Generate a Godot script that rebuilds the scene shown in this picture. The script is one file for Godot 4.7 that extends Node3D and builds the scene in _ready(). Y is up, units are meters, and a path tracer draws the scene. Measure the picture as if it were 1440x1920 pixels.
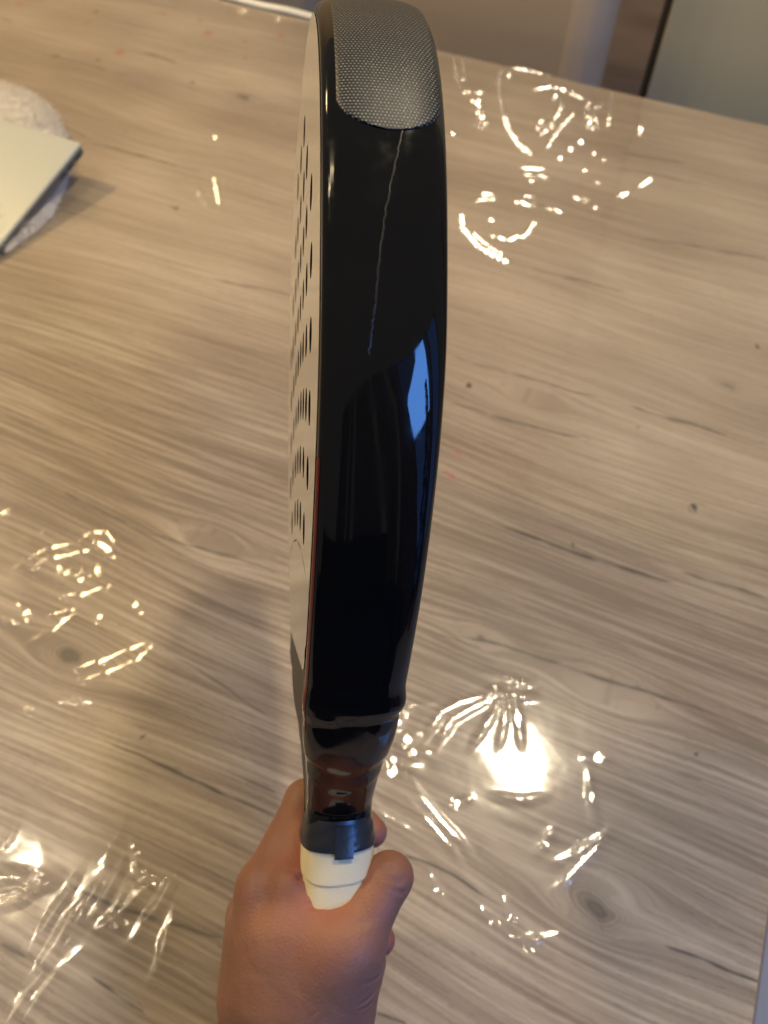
extends Node3D
# A padel racket held edge-on over a wood-print table that is covered with clear plastic film.
# The table frame: origin at the far edge, u runs along that edge (and the grain), v runs towards the viewer.

const TABLE := 0.75
const EYE := Vector3(0, 1.31, 0)
const PENDANT := Vector3(0.41, 2.45, -0.782)
const SPOTS := Vector3(-0.98, 2.35, -0.37)
const DOWNLIGHT := Vector3(-1.55, 2.40, -1.34)
const FAR := Vector3(0.0770757, 0.0, -1.2773493)
const YAW := -22.0983395

var M := {}
var table_frame: Transform3D
var rng := RandomNumberGenerator.new()


# ------------------------------------------------------------------ helpers
func lin(r: float, g: float, b: float, a := 1.0) -> Color:
	var c := Color(r, g, b).linear_to_srgb()
	c.a = a
	return c


func mat(r: float, g: float, b: float, rough := 0.5, metal := 0.0) -> StandardMaterial3D:
	var m := StandardMaterial3D.new()
	m.albedo_color = lin(r, g, b)
	m.roughness = rough
	m.metallic = metal
	return m


func noise(f: float, octaves := 3, s := 1, kind := FastNoiseLite.TYPE_SIMPLEX_SMOOTH) -> FastNoiseLite:
	var n := FastNoiseLite.new()
	n.noise_type = kind
	n.frequency = f
	n.seed = s
	n.fractal_octaves = octaves
	if octaves <= 1:
		n.fractal_type = FastNoiseLite.FRACTAL_NONE
	return n


func noise_texture(size: int, f: float, octaves := 3, s := 1) -> NoiseTexture2D:
	var t := NoiseTexture2D.new()
	t.width = size
	t.height = size
	t.seamless = true
	t.noise = noise(f, octaves, s)
	return t


func relief(m: StandardMaterial3D, t: Texture2D, cm: float, per_metre: float) -> StandardMaterial3D:
	m.heightmap_enabled = true
	m.heightmap_texture = t
	m.heightmap_scale = cm
	m.uv1_triplanar = true
	m.uv1_scale = Vector3.ONE * per_metre
	return m


func tag(o: Node, label := "", category := "", group := "", kind := "") -> void:
	if label: o.set_meta("label", label)
	if category: o.set_meta("category", category)
	if group: o.set_meta("group", group)
	if kind: o.set_meta("kind", kind)


func thing(called: String, at: Transform3D, label: String, category: String, group := "") -> Node3D:
	var o := Node3D.new()
	o.name = called
	add_child(o, true)
	o.transform = at
	tag(o, label, category, group)
	return o


func part(called: String, mesh: Mesh, m: Material, parent: Node = self, at := Transform3D()) -> MeshInstance3D:
	var o := MeshInstance3D.new()
	o.name = called
	o.mesh = mesh
	if m: o.material_override = m
	o.transform = at
	parent.add_child(o, true)
	return o


func on_table(u: float, v: float, y := TABLE) -> Vector3:
	return table_frame * Vector3(u, y, v)


func near_table(u: float, v: float, y := 0.0) -> Transform3D:
	return Transform3D(table_frame.basis, on_table(u, v, y))


# A sheet of points: rows[i][j]; its front looks along (step in i) x (step in j).
func sheet(rows: Array, flip := false, closed := false, uvs: Array = [], colors: Array = []) -> ArrayMesh:
	var ni := rows.size()
	var nj: int = rows[0].size()
	var pos := PackedVector3Array()
	var nor := PackedVector3Array()
	var uv := PackedVector2Array()
	var col := PackedColorArray()
	for i in ni:
		var r: PackedVector3Array = rows[i]
		var ra: PackedVector3Array = rows[maxi(i - 1, 0)]
		var rb: PackedVector3Array = rows[mini(i + 1, ni - 1)]
		for j in nj:
			var ja := maxi(j - 1, 0)
			var jb := mini(j + 1, nj - 1)
			if closed:
				ja = nj - 2 if j == 0 else j - 1
				jb = 1 if j == nj - 1 else j + 1
			var n := (rb[j] - ra[j]).cross(r[jb] - r[ja])
			if n.length_squared() < 1e-20:
				n = (rb[jb] - ra[ja]).cross(rb[ja] - ra[jb])
			n = n.normalized()
			pos.append(r[j])
			nor.append(-n if flip else n)
			uv.append(uvs[i][j] if uvs.size() else Vector2(float(i) / (ni - 1), float(j) / (nj - 1)))
			if colors.size(): col.append(colors[i][j])
	var ind := PackedInt32Array()
	for i in ni - 1:
		for j in nj - 1:
			var a := i * nj + j
			var b := a + 1
			var c := a + nj + 1
			var d := a + nj
			if flip: ind.append_array([a, c, b, a, d, c])
			else: ind.append_array([a, b, c, a, c, d])
	return arrays(pos, nor, ind, uv, col)


func arrays(pos: PackedVector3Array, nor: PackedVector3Array, ind: PackedInt32Array, uv := PackedVector2Array(), col := PackedColorArray(), onto: ArrayMesh = null) -> ArrayMesh:
	var a := []
	a.resize(Mesh.ARRAY_MAX)
	a[Mesh.ARRAY_VERTEX] = pos
	a[Mesh.ARRAY_NORMAL] = nor
	a[Mesh.ARRAY_INDEX] = ind
	if uv.size(): a[Mesh.ARRAY_TEX_UV] = uv
	if col.size(): a[Mesh.ARRAY_COLOR] = col
	var m := onto if onto else ArrayMesh.new()
	m.add_surface_from_arrays(Mesh.PRIMITIVE_TRIANGLES, a)
	return m


# A box with rounded edges: a superellipsoid-like block of half sizes h and edge radius r.
func rounded_box(h: Vector3, r: float, seg := 4) -> ArrayMesh:
	var rows := []
	var lat := []
	for k in seg + 1: lat.append([-PI / 2 + PI / 2 * k / seg, -1.0])
	for k in seg + 1: lat.append([PI / 2 * k / seg, 1.0])
	var lon := []
	for q in 4:
		for k in seg + 1: lon.append([PI / 2 * (q + float(k) / seg), q])
	lon.append([TAU, 0])
	var ix := Vector3(h.x - r, h.y - r, h.z - r)
	for la in lat:
		var row := PackedVector3Array()
		for lo in lon:
			var q: int = int(lo[1]) % 4
			var sx := 1.0 if q == 0 or q == 3 else -1.0
			var sz := 1.0 if q < 2 else -1.0
			row.append(Vector3(sx * ix.x + r * cos(la[0]) * cos(lo[0]), la[1] * ix.y + r * sin(la[0]), sz * ix.z + r * cos(la[0]) * sin(lo[0])))
		rows.append(row)
	var st := SurfaceTool.new()
	st.begin(Mesh.PRIMITIVE_TRIANGLES)
	var add := func(a: Vector3, b: Vector3, c: Vector3) -> void:
		if (b - a).cross(c - a).length_squared() > 1e-18:
			for p in [a, b, c]:
				var inner := Vector3(clampf(p.x, -ix.x, ix.x), clampf(p.y, -ix.y, ix.y), clampf(p.z, -ix.z, ix.z))
				st.set_normal((p - inner).normalized())
				st.add_vertex(p)
	for i in rows.size() - 1:
		for j in rows[0].size() - 1:
			add.call(rows[i][j], rows[i][j + 1], rows[i + 1][j + 1])
			add.call(rows[i][j], rows[i + 1][j + 1], rows[i + 1][j])
	# flat top and bottom
	for s in [-1.0, 1.0]:
		var c := [Vector3(-ix.x, s * h.y, -ix.z), Vector3(ix.x, s * h.y, -ix.z), Vector3(ix.x, s * h.y, ix.z), Vector3(-ix.x, s * h.y, ix.z)]
		st.set_normal(Vector3(0, s, 0))
		for k in ([0, 1, 2, 0, 2, 3] if s > 0 else [0, 2, 1, 0, 3, 2]):
			st.set_normal(Vector3(0, s, 0))
			st.add_vertex(c[k])
	return st.commit()


func flat_polygons(polys: Array, to3: Callable, n: Vector3, clockwise_from_front: bool, onto: ArrayMesh = null) -> ArrayMesh:
	var pos := PackedVector3Array()
	var nor := PackedVector3Array()
	var ind := PackedInt32Array()
	for p in polys:
		var t := Geometry2D.triangulate_polygon(p)
		var base := pos.size()
		for q in p:
			pos.append(to3.call(q))
			nor.append(n)
		for k in range(0, t.size(), 3):
			var a := t[k]
			var b := t[k + 1]
			var c := t[k + 2]
			var face := (pos[base + b] - pos[base + a]).cross(pos[base + c] - pos[base + a])
			if face.dot(n) > 0: ind.append_array([base + a, base + c, base + b])
			else: ind.append_array([base + a, base + b, base + c])
	return arrays(pos, nor, ind, PackedVector2Array(), PackedColorArray(), onto)


# ------------------------------------------------------------------ scene
func _ready() -> void:
	rng.seed = 7
	table_frame = Transform3D(Basis(Vector3.UP, deg_to_rad(YAW)), FAR)
	camera_and_light()
	materials()
	room()
	table()
	film()
	seats()
	added_sofa()
	laptop()
	racket()
	hand()
	lamps()
	window()


func camera_and_light() -> void:
	var cam := Camera3D.new()
	cam.name = "camera"
	cam.transform = Transform3D(Basis(Vector3.RIGHT, deg_to_rad(-54.0)) * Basis(Vector3.BACK, deg_to_rad(2.35)), EYE)
	cam.current = true
	var lens := CameraAttributesPhysical.new()
	lens.frustum_focal_length = 18.478
	lens.frustum_focus_distance = 0.28
	lens.frustum_near = 0.02
	lens.frustum_far = 60.0
	lens.exposure_aperture = 8.5
	cam.attributes = lens
	cam.fov = 66.0
	cam.near = 0.02
	cam.far = 60.0
	add_child(cam)
	var e := Environment.new()
	e.background_mode = Environment.BG_COLOR
	e.background_color = lin(0.135, 0.118, 0.096)
	e.tonemap_mode = Environment.TONE_MAPPER_LINEAR
	e.tonemap_exposure = 1.11
	e.sdfgi_enabled = true
	e.ssao_enabled = true
	e.ssil_enabled = true
	var w := WorldEnvironment.new()
	w.name = "room_light"
	w.environment = e
	add_child(w)


func materials() -> void:
	M.frame = mat(0.004, 0.004, 0.0042, 0.03)
	M.frame.metallic_specular = 0.46
	M.frame.clearcoat_enabled = true
	M.frame.clearcoat = 0.15
	M.frame.clearcoat_roughness = 0.02
	relief(M.frame, noise_texture(256, 0.012, 3, 5), 0.006, 11.0)
	# handled lacquer: faint smears where fingers have dulled it
	var smear := noise_texture(512, 0.010, 4, 6)
	var dull := Gradient.new()
	dull.set_color(0, Color(0.18, 0.18, 0.18))
	dull.set_color(1, Color(1, 1, 1))
	dull.set_offset(0, 0.42)
	dull.set_offset(1, 0.85)
	smear.color_ramp = dull
	M.frame.roughness = 0.16
	M.frame.roughness_texture = smear
	M.panel = mat(0.58, 0.555, 0.50, 0.12)
	M.panel.metallic_specular = 0.6
	M.throat = mat(0.006, 0.005, 0.005, 0.38)
	M.throat.metallic_specular = 0.3
	M.hole = mat(0.006, 0.005, 0.005, 0.8)
	M.red = mat(0.13, 0.006, 0.003, 0.1)
	M.white = mat(0.7, 0.68, 0.62, 0.35)


func room() -> void:
	var fm := mat(0.52, 0.53, 0.58, 0.5)
	relief(fm, noise_texture(256, 0.02, 4, 3), 0.05, 2.0)
	var f := part("floor", rounded_box(Vector3(4, 0.05, 4), 0.01), fm, self, Transform3D(table_frame.basis, on_table(0, 1, -0.05)))
	tag(f, "", "", "", "structure")
	var wm := mat(0.34, 0.27, 0.19, 0.8)
	relief(wm, noise_texture(256, 0.05, 4, 4), 0.05, 3.0)
	var w := part("wall", rounded_box(Vector3(3, 1.4, 0.05), 0.01), wm, self, near_table(0, -0.95, 1.4))
	tag(w, "plain tan wall behind the chairs and the tall cabinet", "wall", "", "structure")


# ------------------------------------------------------------------ the table
func dist_to_line(p: Vector2, a: Vector2, b: Vector2) -> Vector2:
	var ab := b - a
	var t := clampf((p - a).dot(ab) / maxf(ab.length_squared(), 1e-9), 0.0, 1.0)
	return Vector2((p - a - ab * t).length(), t)


const TU0 := -0.85
const TU1 := 0.615
const TV1 := 1.32


func wood_texture() -> ImageTexture:
	var W := 2048
	var H := 2048
	var sx := (TU1 - TU0) * 1000.0 / W   # mm per pixel
	var sy := TV1 * 1000.0 / H
	var layers := []
	for spec in [[75, 0.125, 3, 11], [60, 0.030, 3, 12], [60, 0.0050, 2, 13], [420, 0.22, 2, 14]]:
		var img := noise(spec[1], spec[2], spec[3]).get_image(spec[0], H, false, false, true)
		img.convert(Image.FORMAT_L8)
		img.resize(W, H, Image.INTERPOLATE_CUBIC)
		layers.append(img.get_data())
	var fine: PackedByteArray = layers[0]
	var band: PackedByteArray = layers[1]
	var wide: PackedByteArray = layers[2]
	var pore: PackedByteArray = layers[3]
	var blot_img := noise(0.012, 3, 15).get_image(256, 256, false, false, true)
	blot_img.convert(Image.FORMAT_L8)
	blot_img.resize(W, H, Image.INTERPOLATE_CUBIC)
	var blot := blot_img.get_data()
	var bend := noise(0.004, 2, 21)
	var knots := [
		[Vector2(507, 1067), 10.4, 1.00],
		[Vector2(92, 1062), 10.6, 1.00],
		[Vector2(-218, 260), 10.5, 0.80],
		[Vector2(375, 915), 3.8, 0.80],
		[Vector2(504, 545), 7.5, 0.55],
		[Vector2(520, 1049), 5.6, 0.00],
		[Vector2(-137, 181), 6.1, 0.00],
		[Vector2(242, 326), 4.6, 0.50],
		[Vector2(478, 915), 12.2, 0.00],
		[Vector2(333, 645), 10.5, 0.00],
		[Vector2(134, 924), 9.1, 0.00],
	]
	# how far knots and waviness push the grain sideways, on a coarse grid
	var G := 256
	var push := PackedFloat32Array()
	push.resize((G + 1) * (G + 1))
	for gy in G + 1:
		for gx in G + 1:
			var u := TU0 * 1000.0 + gx * sx * W / G
			var v := gy * sy * H / G
			var d := 6.0 * bend.get_noise_2d(u * 0.35, v * 1.3) + 22.0 * bend.get_noise_2d(u * 0.33 + 900.0, v * 0.45)
			for k in knots:
				var c: Vector2 = k[0]
				var R: float = k[1] * 0.8 + 5.0
				var x := (u - c.x) * 0.42
				var y := v - c.y
				var r2 := x * x + y * y
				if r2 < R * R * 60.0:
					d -= y * R * R / maxf(r2, R * R) * clampf(1.6 - r2 / (R * R * 38.0), 0.0, 1.0)
			push[gy * (G + 1) + gx] = d / sy
	var data := PackedByteArray()
	data.resize(W * H * 3)
	var at := 0
	var gs := float(G) / W
	for y in H:
		var fy := y * gs
		var iy := int(fy)
		fy -= iy
		var r0 := iy * (G + 1)
		var r1 := r0 + G + 1
		var near := lerpf(0.0017, 0.0041, smoothstep(0.52, 0.95, y * sy * 0.001))
		for x in W:
			var fx := x * gs
			var ix := int(fx)
			fx -= ix
			var p := lerpf(lerpf(push[r0 + ix], push[r0 + ix + 1], fx), lerpf(push[r1 + ix], push[r1 + ix + 1], fx), fy)
			var q := ((int(y + p) + H) % H) * W + x
			var o := y * W + x
			var t := 0.50 + (fine[q] - 128) * near + (band[q] - 128) * near * 0.5 + (wide[q] - 128) * 0.0014 + (blot[o] - 128) * 0.0024
			if pore[q] > 176: t -= (pore[q] - 176) * 0.0045
			t = clampf(t, 0.0, 1.0)
			data[at] = int(124.0 + 66.0 * t)
			data[at + 1] = int(106.0 + 69.0 * t)
			data[at + 2] = int(87.0 + 67.0 * t)
			at += 3
	# dark hearts of the knots, with rings
	for k in knots:
		if k[2] <= 0.0: continue
		var c: Vector2 = k[0]
		var R: float = k[1]
		for py in range(int((c.y - R * 2.2) / sy), int((c.y + R * 2.2) / sy)):
			for px in range(int((c.x - TU0 * 1000 - R * 4.0) / sx), int((c.x - TU0 * 1000 + R * 4.0) / sx)):
				if px < 0 or py < 0 or px >= W or py >= H: continue
				var u := TU0 * 1000.0 + px * sx - c.x
				var v := py * sy - c.y
				var wob := bend.get_noise_2d(u * 9.0 + c.x, v * 9.0) * R * 0.35
				var r := Vector2(u * 0.62, v).length() + wob
				var dark: float = k[2] * (0.55 * smoothstep(R * 0.75, R * 0.2, r) + 0.22 * smoothstep(R * 1.7, R * 0.5, r) * (0.5 + 0.5 * sin(r * TAU / (R * 0.27))))
				stain(data, (py * W + px) * 3, Color(0.25, 0.20, 0.155), dark)
	var cracks := [
		[[Vector2(345, 806), Vector2(403, 805), Vector2(459, 804), Vector2(505, 799)], 2.8, 0.80],
		[[Vector2(505, 787), Vector2(579, 782)], 2.2, 0.50],
		[[Vector2(422, 614), Vector2(464, 615), Vector2(518, 614)], 2.6, 0.60],
		[[Vector2(234, 625), Vector2(325, 622), Vector2(396, 618)], 1.6, 0.50],
		[[Vector2(255, 686), Vector2(324, 685), Vector2(391, 677)], 2.1, 0.60],
		[[Vector2(-10, 934), Vector2(16, 936), Vector2(63, 940)], 2.0, 0.60],
		[[Vector2(65, 942), Vector2(111, 937), Vector2(158, 931), Vector2(202, 930)], 1.2, 0.50],
		[[Vector2(158, 1105), Vector2(203, 1103), Vector2(250, 1102), Vector2(294, 1101)], 1.5, 0.70],
		[[Vector2(174, 1239), Vector2(194, 1239)], 1.8, 0.80],
		[[Vector2(185, 1196), Vector2(231, 1192), Vector2(273, 1184), Vector2(301, 1181)], 1.7, 0.80],
		[[Vector2(236, 1231), Vector2(260, 1233), Vector2(277, 1234)], 1.2, 0.70],
		[[Vector2(164, 1028), Vector2(262, 1042)], 0.9, 0.40],
		[[Vector2(254, 1087), Vector2(287, 1087)], 1.6, 0.50],
		[[Vector2(358, 921), Vector2(395, 914), Vector2(430, 912), Vector2(469, 910), Vector2(506, 904), Vector2(561, 902)], 2.0, 0.70],
		[[Vector2(326, 927), Vector2(380, 924)], 0.9, 0.40],
		[[Vector2(381, 1089), Vector2(416, 1086), Vector2(455, 1090)], 1.5, 0.80],
		[[Vector2(554, 1069), Vector2(587, 1068), Vector2(616, 1064)], 1.6, 0.80],
		[[Vector2(402, 1178), Vector2(422, 1175)], 1.2, 0.70],
		[[Vector2(538, 958), Vector2(557, 955)], 1.0, 0.40],
		[[Vector2(-536, 278), Vector2(-468, 279), Vector2(-388, 280)], 1.8, 0.45],
		[[Vector2(-346, 453), Vector2(-253, 449), Vector2(-166, 449)], 2.2, 0.60],
		[[Vector2(-50, 624), Vector2(54, 610)], 1.6, 0.50],
		[[Vector2(-681, 214), Vector2(-652, 220)], 3.3, 0.40],
		[[Vector2(-441, 209), Vector2(-392, 210), Vector2(-351, 218)], 3.1, 0.45],
		[[Vector2(-396, 432), Vector2(-348, 443)], 2.2, 0.30],
		[[Vector2(295, 163), Vector2(388, 149)], 2.5, 0.50],
		[[Vector2(368, 337), Vector2(514, 312)], 2.5, 0.40],
		[[Vector2(266, 451), Vector2(377, 444)], 1.9, 0.45],
		[[Vector2(280, 203), Vector2(420, 189)], 1.9, 0.40],
		[[Vector2(-528, 287), Vector2(-521, 273)], 4.3, 0.60],
		[[Vector2(-384, 570), Vector2(-278, 586)], 1.5, 0.30],
	]
	for c in cracks:
		var pts: Array = c[0]
		var lo: Vector2 = pts[0]
		var hi: Vector2 = pts[0]
		for p in pts:
			lo = lo.min(p)
			hi = hi.max(p)
		for py in range(maxi(0, int((lo.y - 8) / sy)), mini(H, int((hi.y + 8) / sy))):
			for px in range(maxi(0, int((lo.x - TU0 * 1000 - 8) / sx)), mini(W, int((hi.x - TU0 * 1000 + 8) / sx))):
				var here := Vector2(TU0 * 1000.0 + px * sx, py * sy)
				here.y += bend.get_noise_2d(here.x * 4.0, here.y) * 2.0
				var best := 1e9
				var along := 0.0
				for k in pts.size() - 1:
					var d := dist_to_line(here, pts[k], pts[k + 1])
					if d.x < best:
						best = d.x
						along = (k + d.y) / (pts.size() - 1)
				var wd: float = c[1] * 1.35 * (0.35 + 0.65 * sin(PI * clampf(along, 0.03, 0.97)))
				var a: float = c[2] * (smoothstep(wd * 0.75, wd * 0.1, best) * 0.75 + smoothstep(wd * 2.2, 0.0, best) * 0.25) * (0.65 + 0.6 * bend.get_noise_1d(here.x * 8.0)) * smoothstep(0.0, 0.12, minf(along, 1.0 - along) + 0.02)
				if a > 0.01: stain(data, (py * W + px) * 3, Color(0.22, 0.175, 0.135), minf(a * 1.4, 0.9))
	var dots := [
		[Vector2(504, 713), 3.1, 0.95],
		[Vector2(269, 657), 2.9, 0.80],
		[Vector2(525, 473), 2.5, 0.70],
		[Vector2(436, 640), 1.5, 0.40],
		[Vector2(417, 798), 1.8, 0.40],
		[Vector2(-562, 129), 3.4, 0.60],
		[Vector2(-462, 259), 3.9, 0.50],
		[Vector2(-304, 255), 3.8, 0.50],
		[Vector2(179, 1092), 1.5, 0.40],
		[Vector2(549, 938), 1.2, 0.50],
		[Vector2(-156, 528), 3.9, 0.35],
	]
	for d in dots: spot(data, W, H, sx, sy, d[0], d[1] * 1.9, Color(0.12, 0.09, 0.075), d[2], bend)
	var reds := [
		[Vector2(290, 744), 4.0],
		[Vector2(295, 773), 4.4],
		[Vector2(289, 771), 2.9],
		[Vector2(-684, 161), 8.6],
		[Vector2(-550, 165), 6.7],
		[Vector2(-466, 85), 6.0],
		[Vector2(-365, 112), 9.9],
		[Vector2(-398, 82), 6.7],
		[Vector2(-448, 226), 9.6],
		[Vector2(-261, 70), 7.4],
		[Vector2(-301, 111), 6.5],
		[Vector2(-274, 156), 5.6],
		[Vector2(-439, 285), 3.9],
		[Vector2(-490, 247), 4.0],
		[Vector2(282, 735), 2.5],
	]
	for d in reds: spot(data, W, H, sx, sy, d[0], d[1] * 1.3, Color(0.72, 0.30, 0.24), 0.5, bend)
	var im := Image.create_from_data(W, H, false, Image.FORMAT_RGB8, data)
	return ImageTexture.create_from_image(im)


func spot(data: PackedByteArray, W: int, H: int, sx: float, sy: float, c: Vector2, R: float, tint: Color, k: float, bend: FastNoiseLite) -> void:
	for py in range(maxi(0, int((c.y - R * 2) / sy)), mini(H, int((c.y + R * 2) / sy))):
		for px in range(maxi(0, int((c.x - TU0 * 1000 - R * 2) / sx)), mini(W, int((c.x - TU0 * 1000 + R * 2) / sx))):
			var q := Vector2(TU0 * 1000.0 + px * sx - c.x, py * sy - c.y)
			var r := q.length() * (1.0 + 0.9 * bend.get_noise_2d(q.x * 30.0 + c.x, q.y * 30.0 + c.y))
			stain(data, (py * W + px) * 3, tint, k * smoothstep(R * 0.62, R * 0.28, r))


func stain(data: PackedByteArray, at: int, tint: Color, k: float) -> void:
	data[at] = int(lerpf(data[at], tint.r * 255.0, k))
	data[at + 1] = int(lerpf(data[at + 1], tint.g * 255.0, k))
	data[at + 2] = int(lerpf(data[at + 2], tint.b * 255.0, k))


func table() -> void:
	var t := thing("table", near_table(0, 0), "long table with a grey oak print top under the clear film", "table")
	var wood := StandardMaterial3D.new()
	wood.albedo_texture = wood_texture()
	wood.roughness = 0.52
	var edge := mat(0.30, 0.22, 0.15, 0.5)
	# the top: a slab with rounded rims; the printed face lies inside the rim
	var slab := rounded_box(Vector3((TU1 + 1.1) / 2, 0.016, TV1 / 2 + 0.05), 0.004)
	part("slab", slab, edge, t, Transform3D(Basis(), Vector3((TU1 - 1.1) / 2, TABLE - 0.0165, TV1 / 2 + 0.05)))
	var rows := []
	var uvs := []
	for i in [0, 1]:
		var u: float = [-1.1 + 0.003, TU1 - 0.003][i]
		rows.append(PackedVector3Array([Vector3(u, TABLE, 0.003), Vector3(u, TABLE, TV1 + 0.09)]))
		uvs.append([Vector2((u - TU0) / (TU1 - TU0), 0.003 / TV1), Vector2((u - TU0) / (TU1 - TU0), (TV1 + 0.09) / TV1)])
	part("tabletop", sheet(rows, true, false, uvs), wood, t)
	for c in [Vector2(-1.02, 0.09), Vector2(0.53, 0.09), Vector2(-1.02, 1.3), Vector2(0.53, 1.3)]:
		part("leg", rounded_box(Vector3(0.03, 0.358, 0.03), 0.004), edge, t, Transform3D(Basis(), Vector3(c.x, 0.359, c.y)))


# ------------------------------------------------------------------ the film on it
const FU0 := -0.83
const FU1 := 0.608
const FV0 := 0.004
const FV1 := 1.36
const CELL := 0.0015
var fw := 0
var fh := 0
var film_h := PackedFloat32Array()


# A raised crease along points given in mm: small facets tilted so that a lamp glints towards EYE.
var creases := []


func crease(pts: Array, width: float, lean := 0.0) -> void:
	creases.append([pts, width, lean])


# A soft ridge along the crease, running out beyond both its ends.
func ridge(pts: Array, width: float) -> void:
	var line := pts.duplicate()
	if line.size() > 1:
		var a: Vector2 = line[0] - line[1]
		var b: Vector2 = line[-1] - line[-2]
		line.insert(0, line[0] + a.normalized() * 22.0 + a.orthogonal().normalized() * rng.randf_range(-5, 5))
		line.append(line[-1] + b.normalized() * 22.0 + b.orthogonal().normalized() * rng.randf_range(-5, 5))
	else:
		var d := Vector2.from_angle(rng.randf() * TAU) * 14.0
		line = [line[0] - d, line[0], line[0] + d]
	var lo: Vector2 = line[0]
	var hi: Vector2 = line[0]
	for p in line:
		lo = lo.min(p)
		hi = hi.max(p)
	var w := clampf(width * 0.5, 2.2, 4.5)
	var amp := w * rng.randf_range(0.14, 0.26) * 0.001
	var m := w * 2.6
	for j in range(maxi(0, int(((lo.y - m) * 0.001 - FV0) / CELL)), mini(fh, int(((hi.y + m) * 0.001 - FV0) / CELL) + 1)):
		for i in range(maxi(0, int(((lo.x - m) * 0.001 - FU0) / CELL)), mini(fw, int(((hi.x + m) * 0.001 - FU0) / CELL) + 1)):
			var p := Vector2(FU0 + i * CELL, FV0 + j * CELL) * 1000.0
			var best := 99.0
			var share := 0.0
			for k in line.size() - 1:
				var d := dist_to_line(p, line[k], line[k + 1])
				if d.x < best:
					best = d.x
					share = (k + d.y) / (line.size() - 1)
			if best < m:
				film_h[j * fw + i] += amp * exp(-pow(best / w, 2.0)) * smoothstep(0.0, 0.25, minf(share, 1.0 - share))


func glints(pts: Array, width: float, lean: float) -> void:
	if width > 6.0:
		# a crumpled patch: many small facets
		var a: Vector2 = pts[0]
		var b: Vector2 = pts[pts.size() - 1]
		for i in int(4 + (a.distance_to(b) + width) * width * 0.05):
			var q := a.lerp(b, rng.randf()) + Vector2(rng.randfn(), rng.randfn()) * width * 0.27
			var d := Vector2.from_angle(rng.randf() * TAU)
			facet(q * 0.001, d, rng.randf_range(0.0018, 0.0045), rng.randf_range(0.0012, 0.0024), lean + rng.randf() * 0.03)
		return
	if pts.size() == 1:
		facet(pts[0] * 0.001, Vector2.from_angle(rng.randf() * TAU), maxf(width, 2.6) * 0.00055, maxf(width, 2.6) * 0.0005, lean + 0.008 * rng.randf())
		return
	# a continuous crease: its flank is aimed to mirror a lamp to EYE, with small steps where it would rise too high
	var off := Vector2.from_angle(rng.randf() * TAU) * (lean + 0.007 * pow(rng.randf(), 2.0))
	var c: Array[Vector2] = []
	var d: Array[Vector2] = []
	for k in pts.size() - 1:
		var n := maxi(2, int(pts[k].distance_to(pts[k + 1])))
		for q in n:
			c.append(pts[k].lerp(pts[k + 1], float(q) / n) * 0.001)
			d.append((pts[k + 1] - pts[k]).normalized())
	for k in c.size():      # round the corners
		if k > 1 and k < c.size() - 2: d[k] = (c[k + 2] - c[k - 2]).normalized()
	var w := maxf(width, 2.8) * 0.0005
	var climb := 0.0
	var hs := PackedFloat32Array()
	var gs: Array[Vector2] = []
	for k in c.size():
		var g := lean_to_lamp(c[k]) + off * (0.6 + 0.8 * sin(k * 0.37 + pts[0].x))
		gs.append(g)
		if k > 0: climb += g.dot(c[k] - c[k - 1])
		if absf(climb) > 0.0016: climb = -signf(climb) * 0.0014
		hs.append(climb)
	var nearest := {}
	var reach := w * 1.6 + CELL * 1.6
	for k in c.size():
		var taper := w * clampf(minf(k + 1, c.size() - k) / 5.0, 0.45, 1.0)
		for j in range(maxi(0, int((c[k].y - reach - FV0) / CELL)), mini(fh, int((c[k].y + reach - FV0) / CELL) + 2)):
			for i in range(maxi(0, int((c[k].x - reach - FU0) / CELL)), mini(fw, int((c[k].x + reach - FU0) / CELL) + 2)):
				var p := Vector2(FU0 + i * CELL, FV0 + j * CELL) - c[k]
				var l := p.length()
				var o := j * fw + i
				if l < reach and (not nearest.has(o) or nearest[o].x > l):
					nearest[o] = Vector3(l, hs[k] + gs[k].dot(p) + 0.0017 + absf(gs[k].dot(d[k].orthogonal())) * w, smoothstep(1.55, 0.95, l / (taper + CELL * 0.55)))
	for o in nearest: film_h[o] = lerpf(film_h[o], nearest[o].y, nearest[o].z)


# the slope at which the film shows a lamp's glint here: the least of those the lamps of the room ask for
func lean_to_lamp(p: Vector2) -> Vector2:
	var at := on_table(p.x, p.y)
	var best := Vector2.ONE * 9.0
	for lamp in [PENDANT, SPOTS, DOWNLIGHT]:
		var h: Vector3 = ((EYE - at).normalized() + (lamp - at).normalized()).normalized()
		h = table_frame.basis.inverse() * h
		var g := Vector2(-h.x, -h.z) / h.y
		if g.length() < best.length(): best = g
	return best


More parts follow.
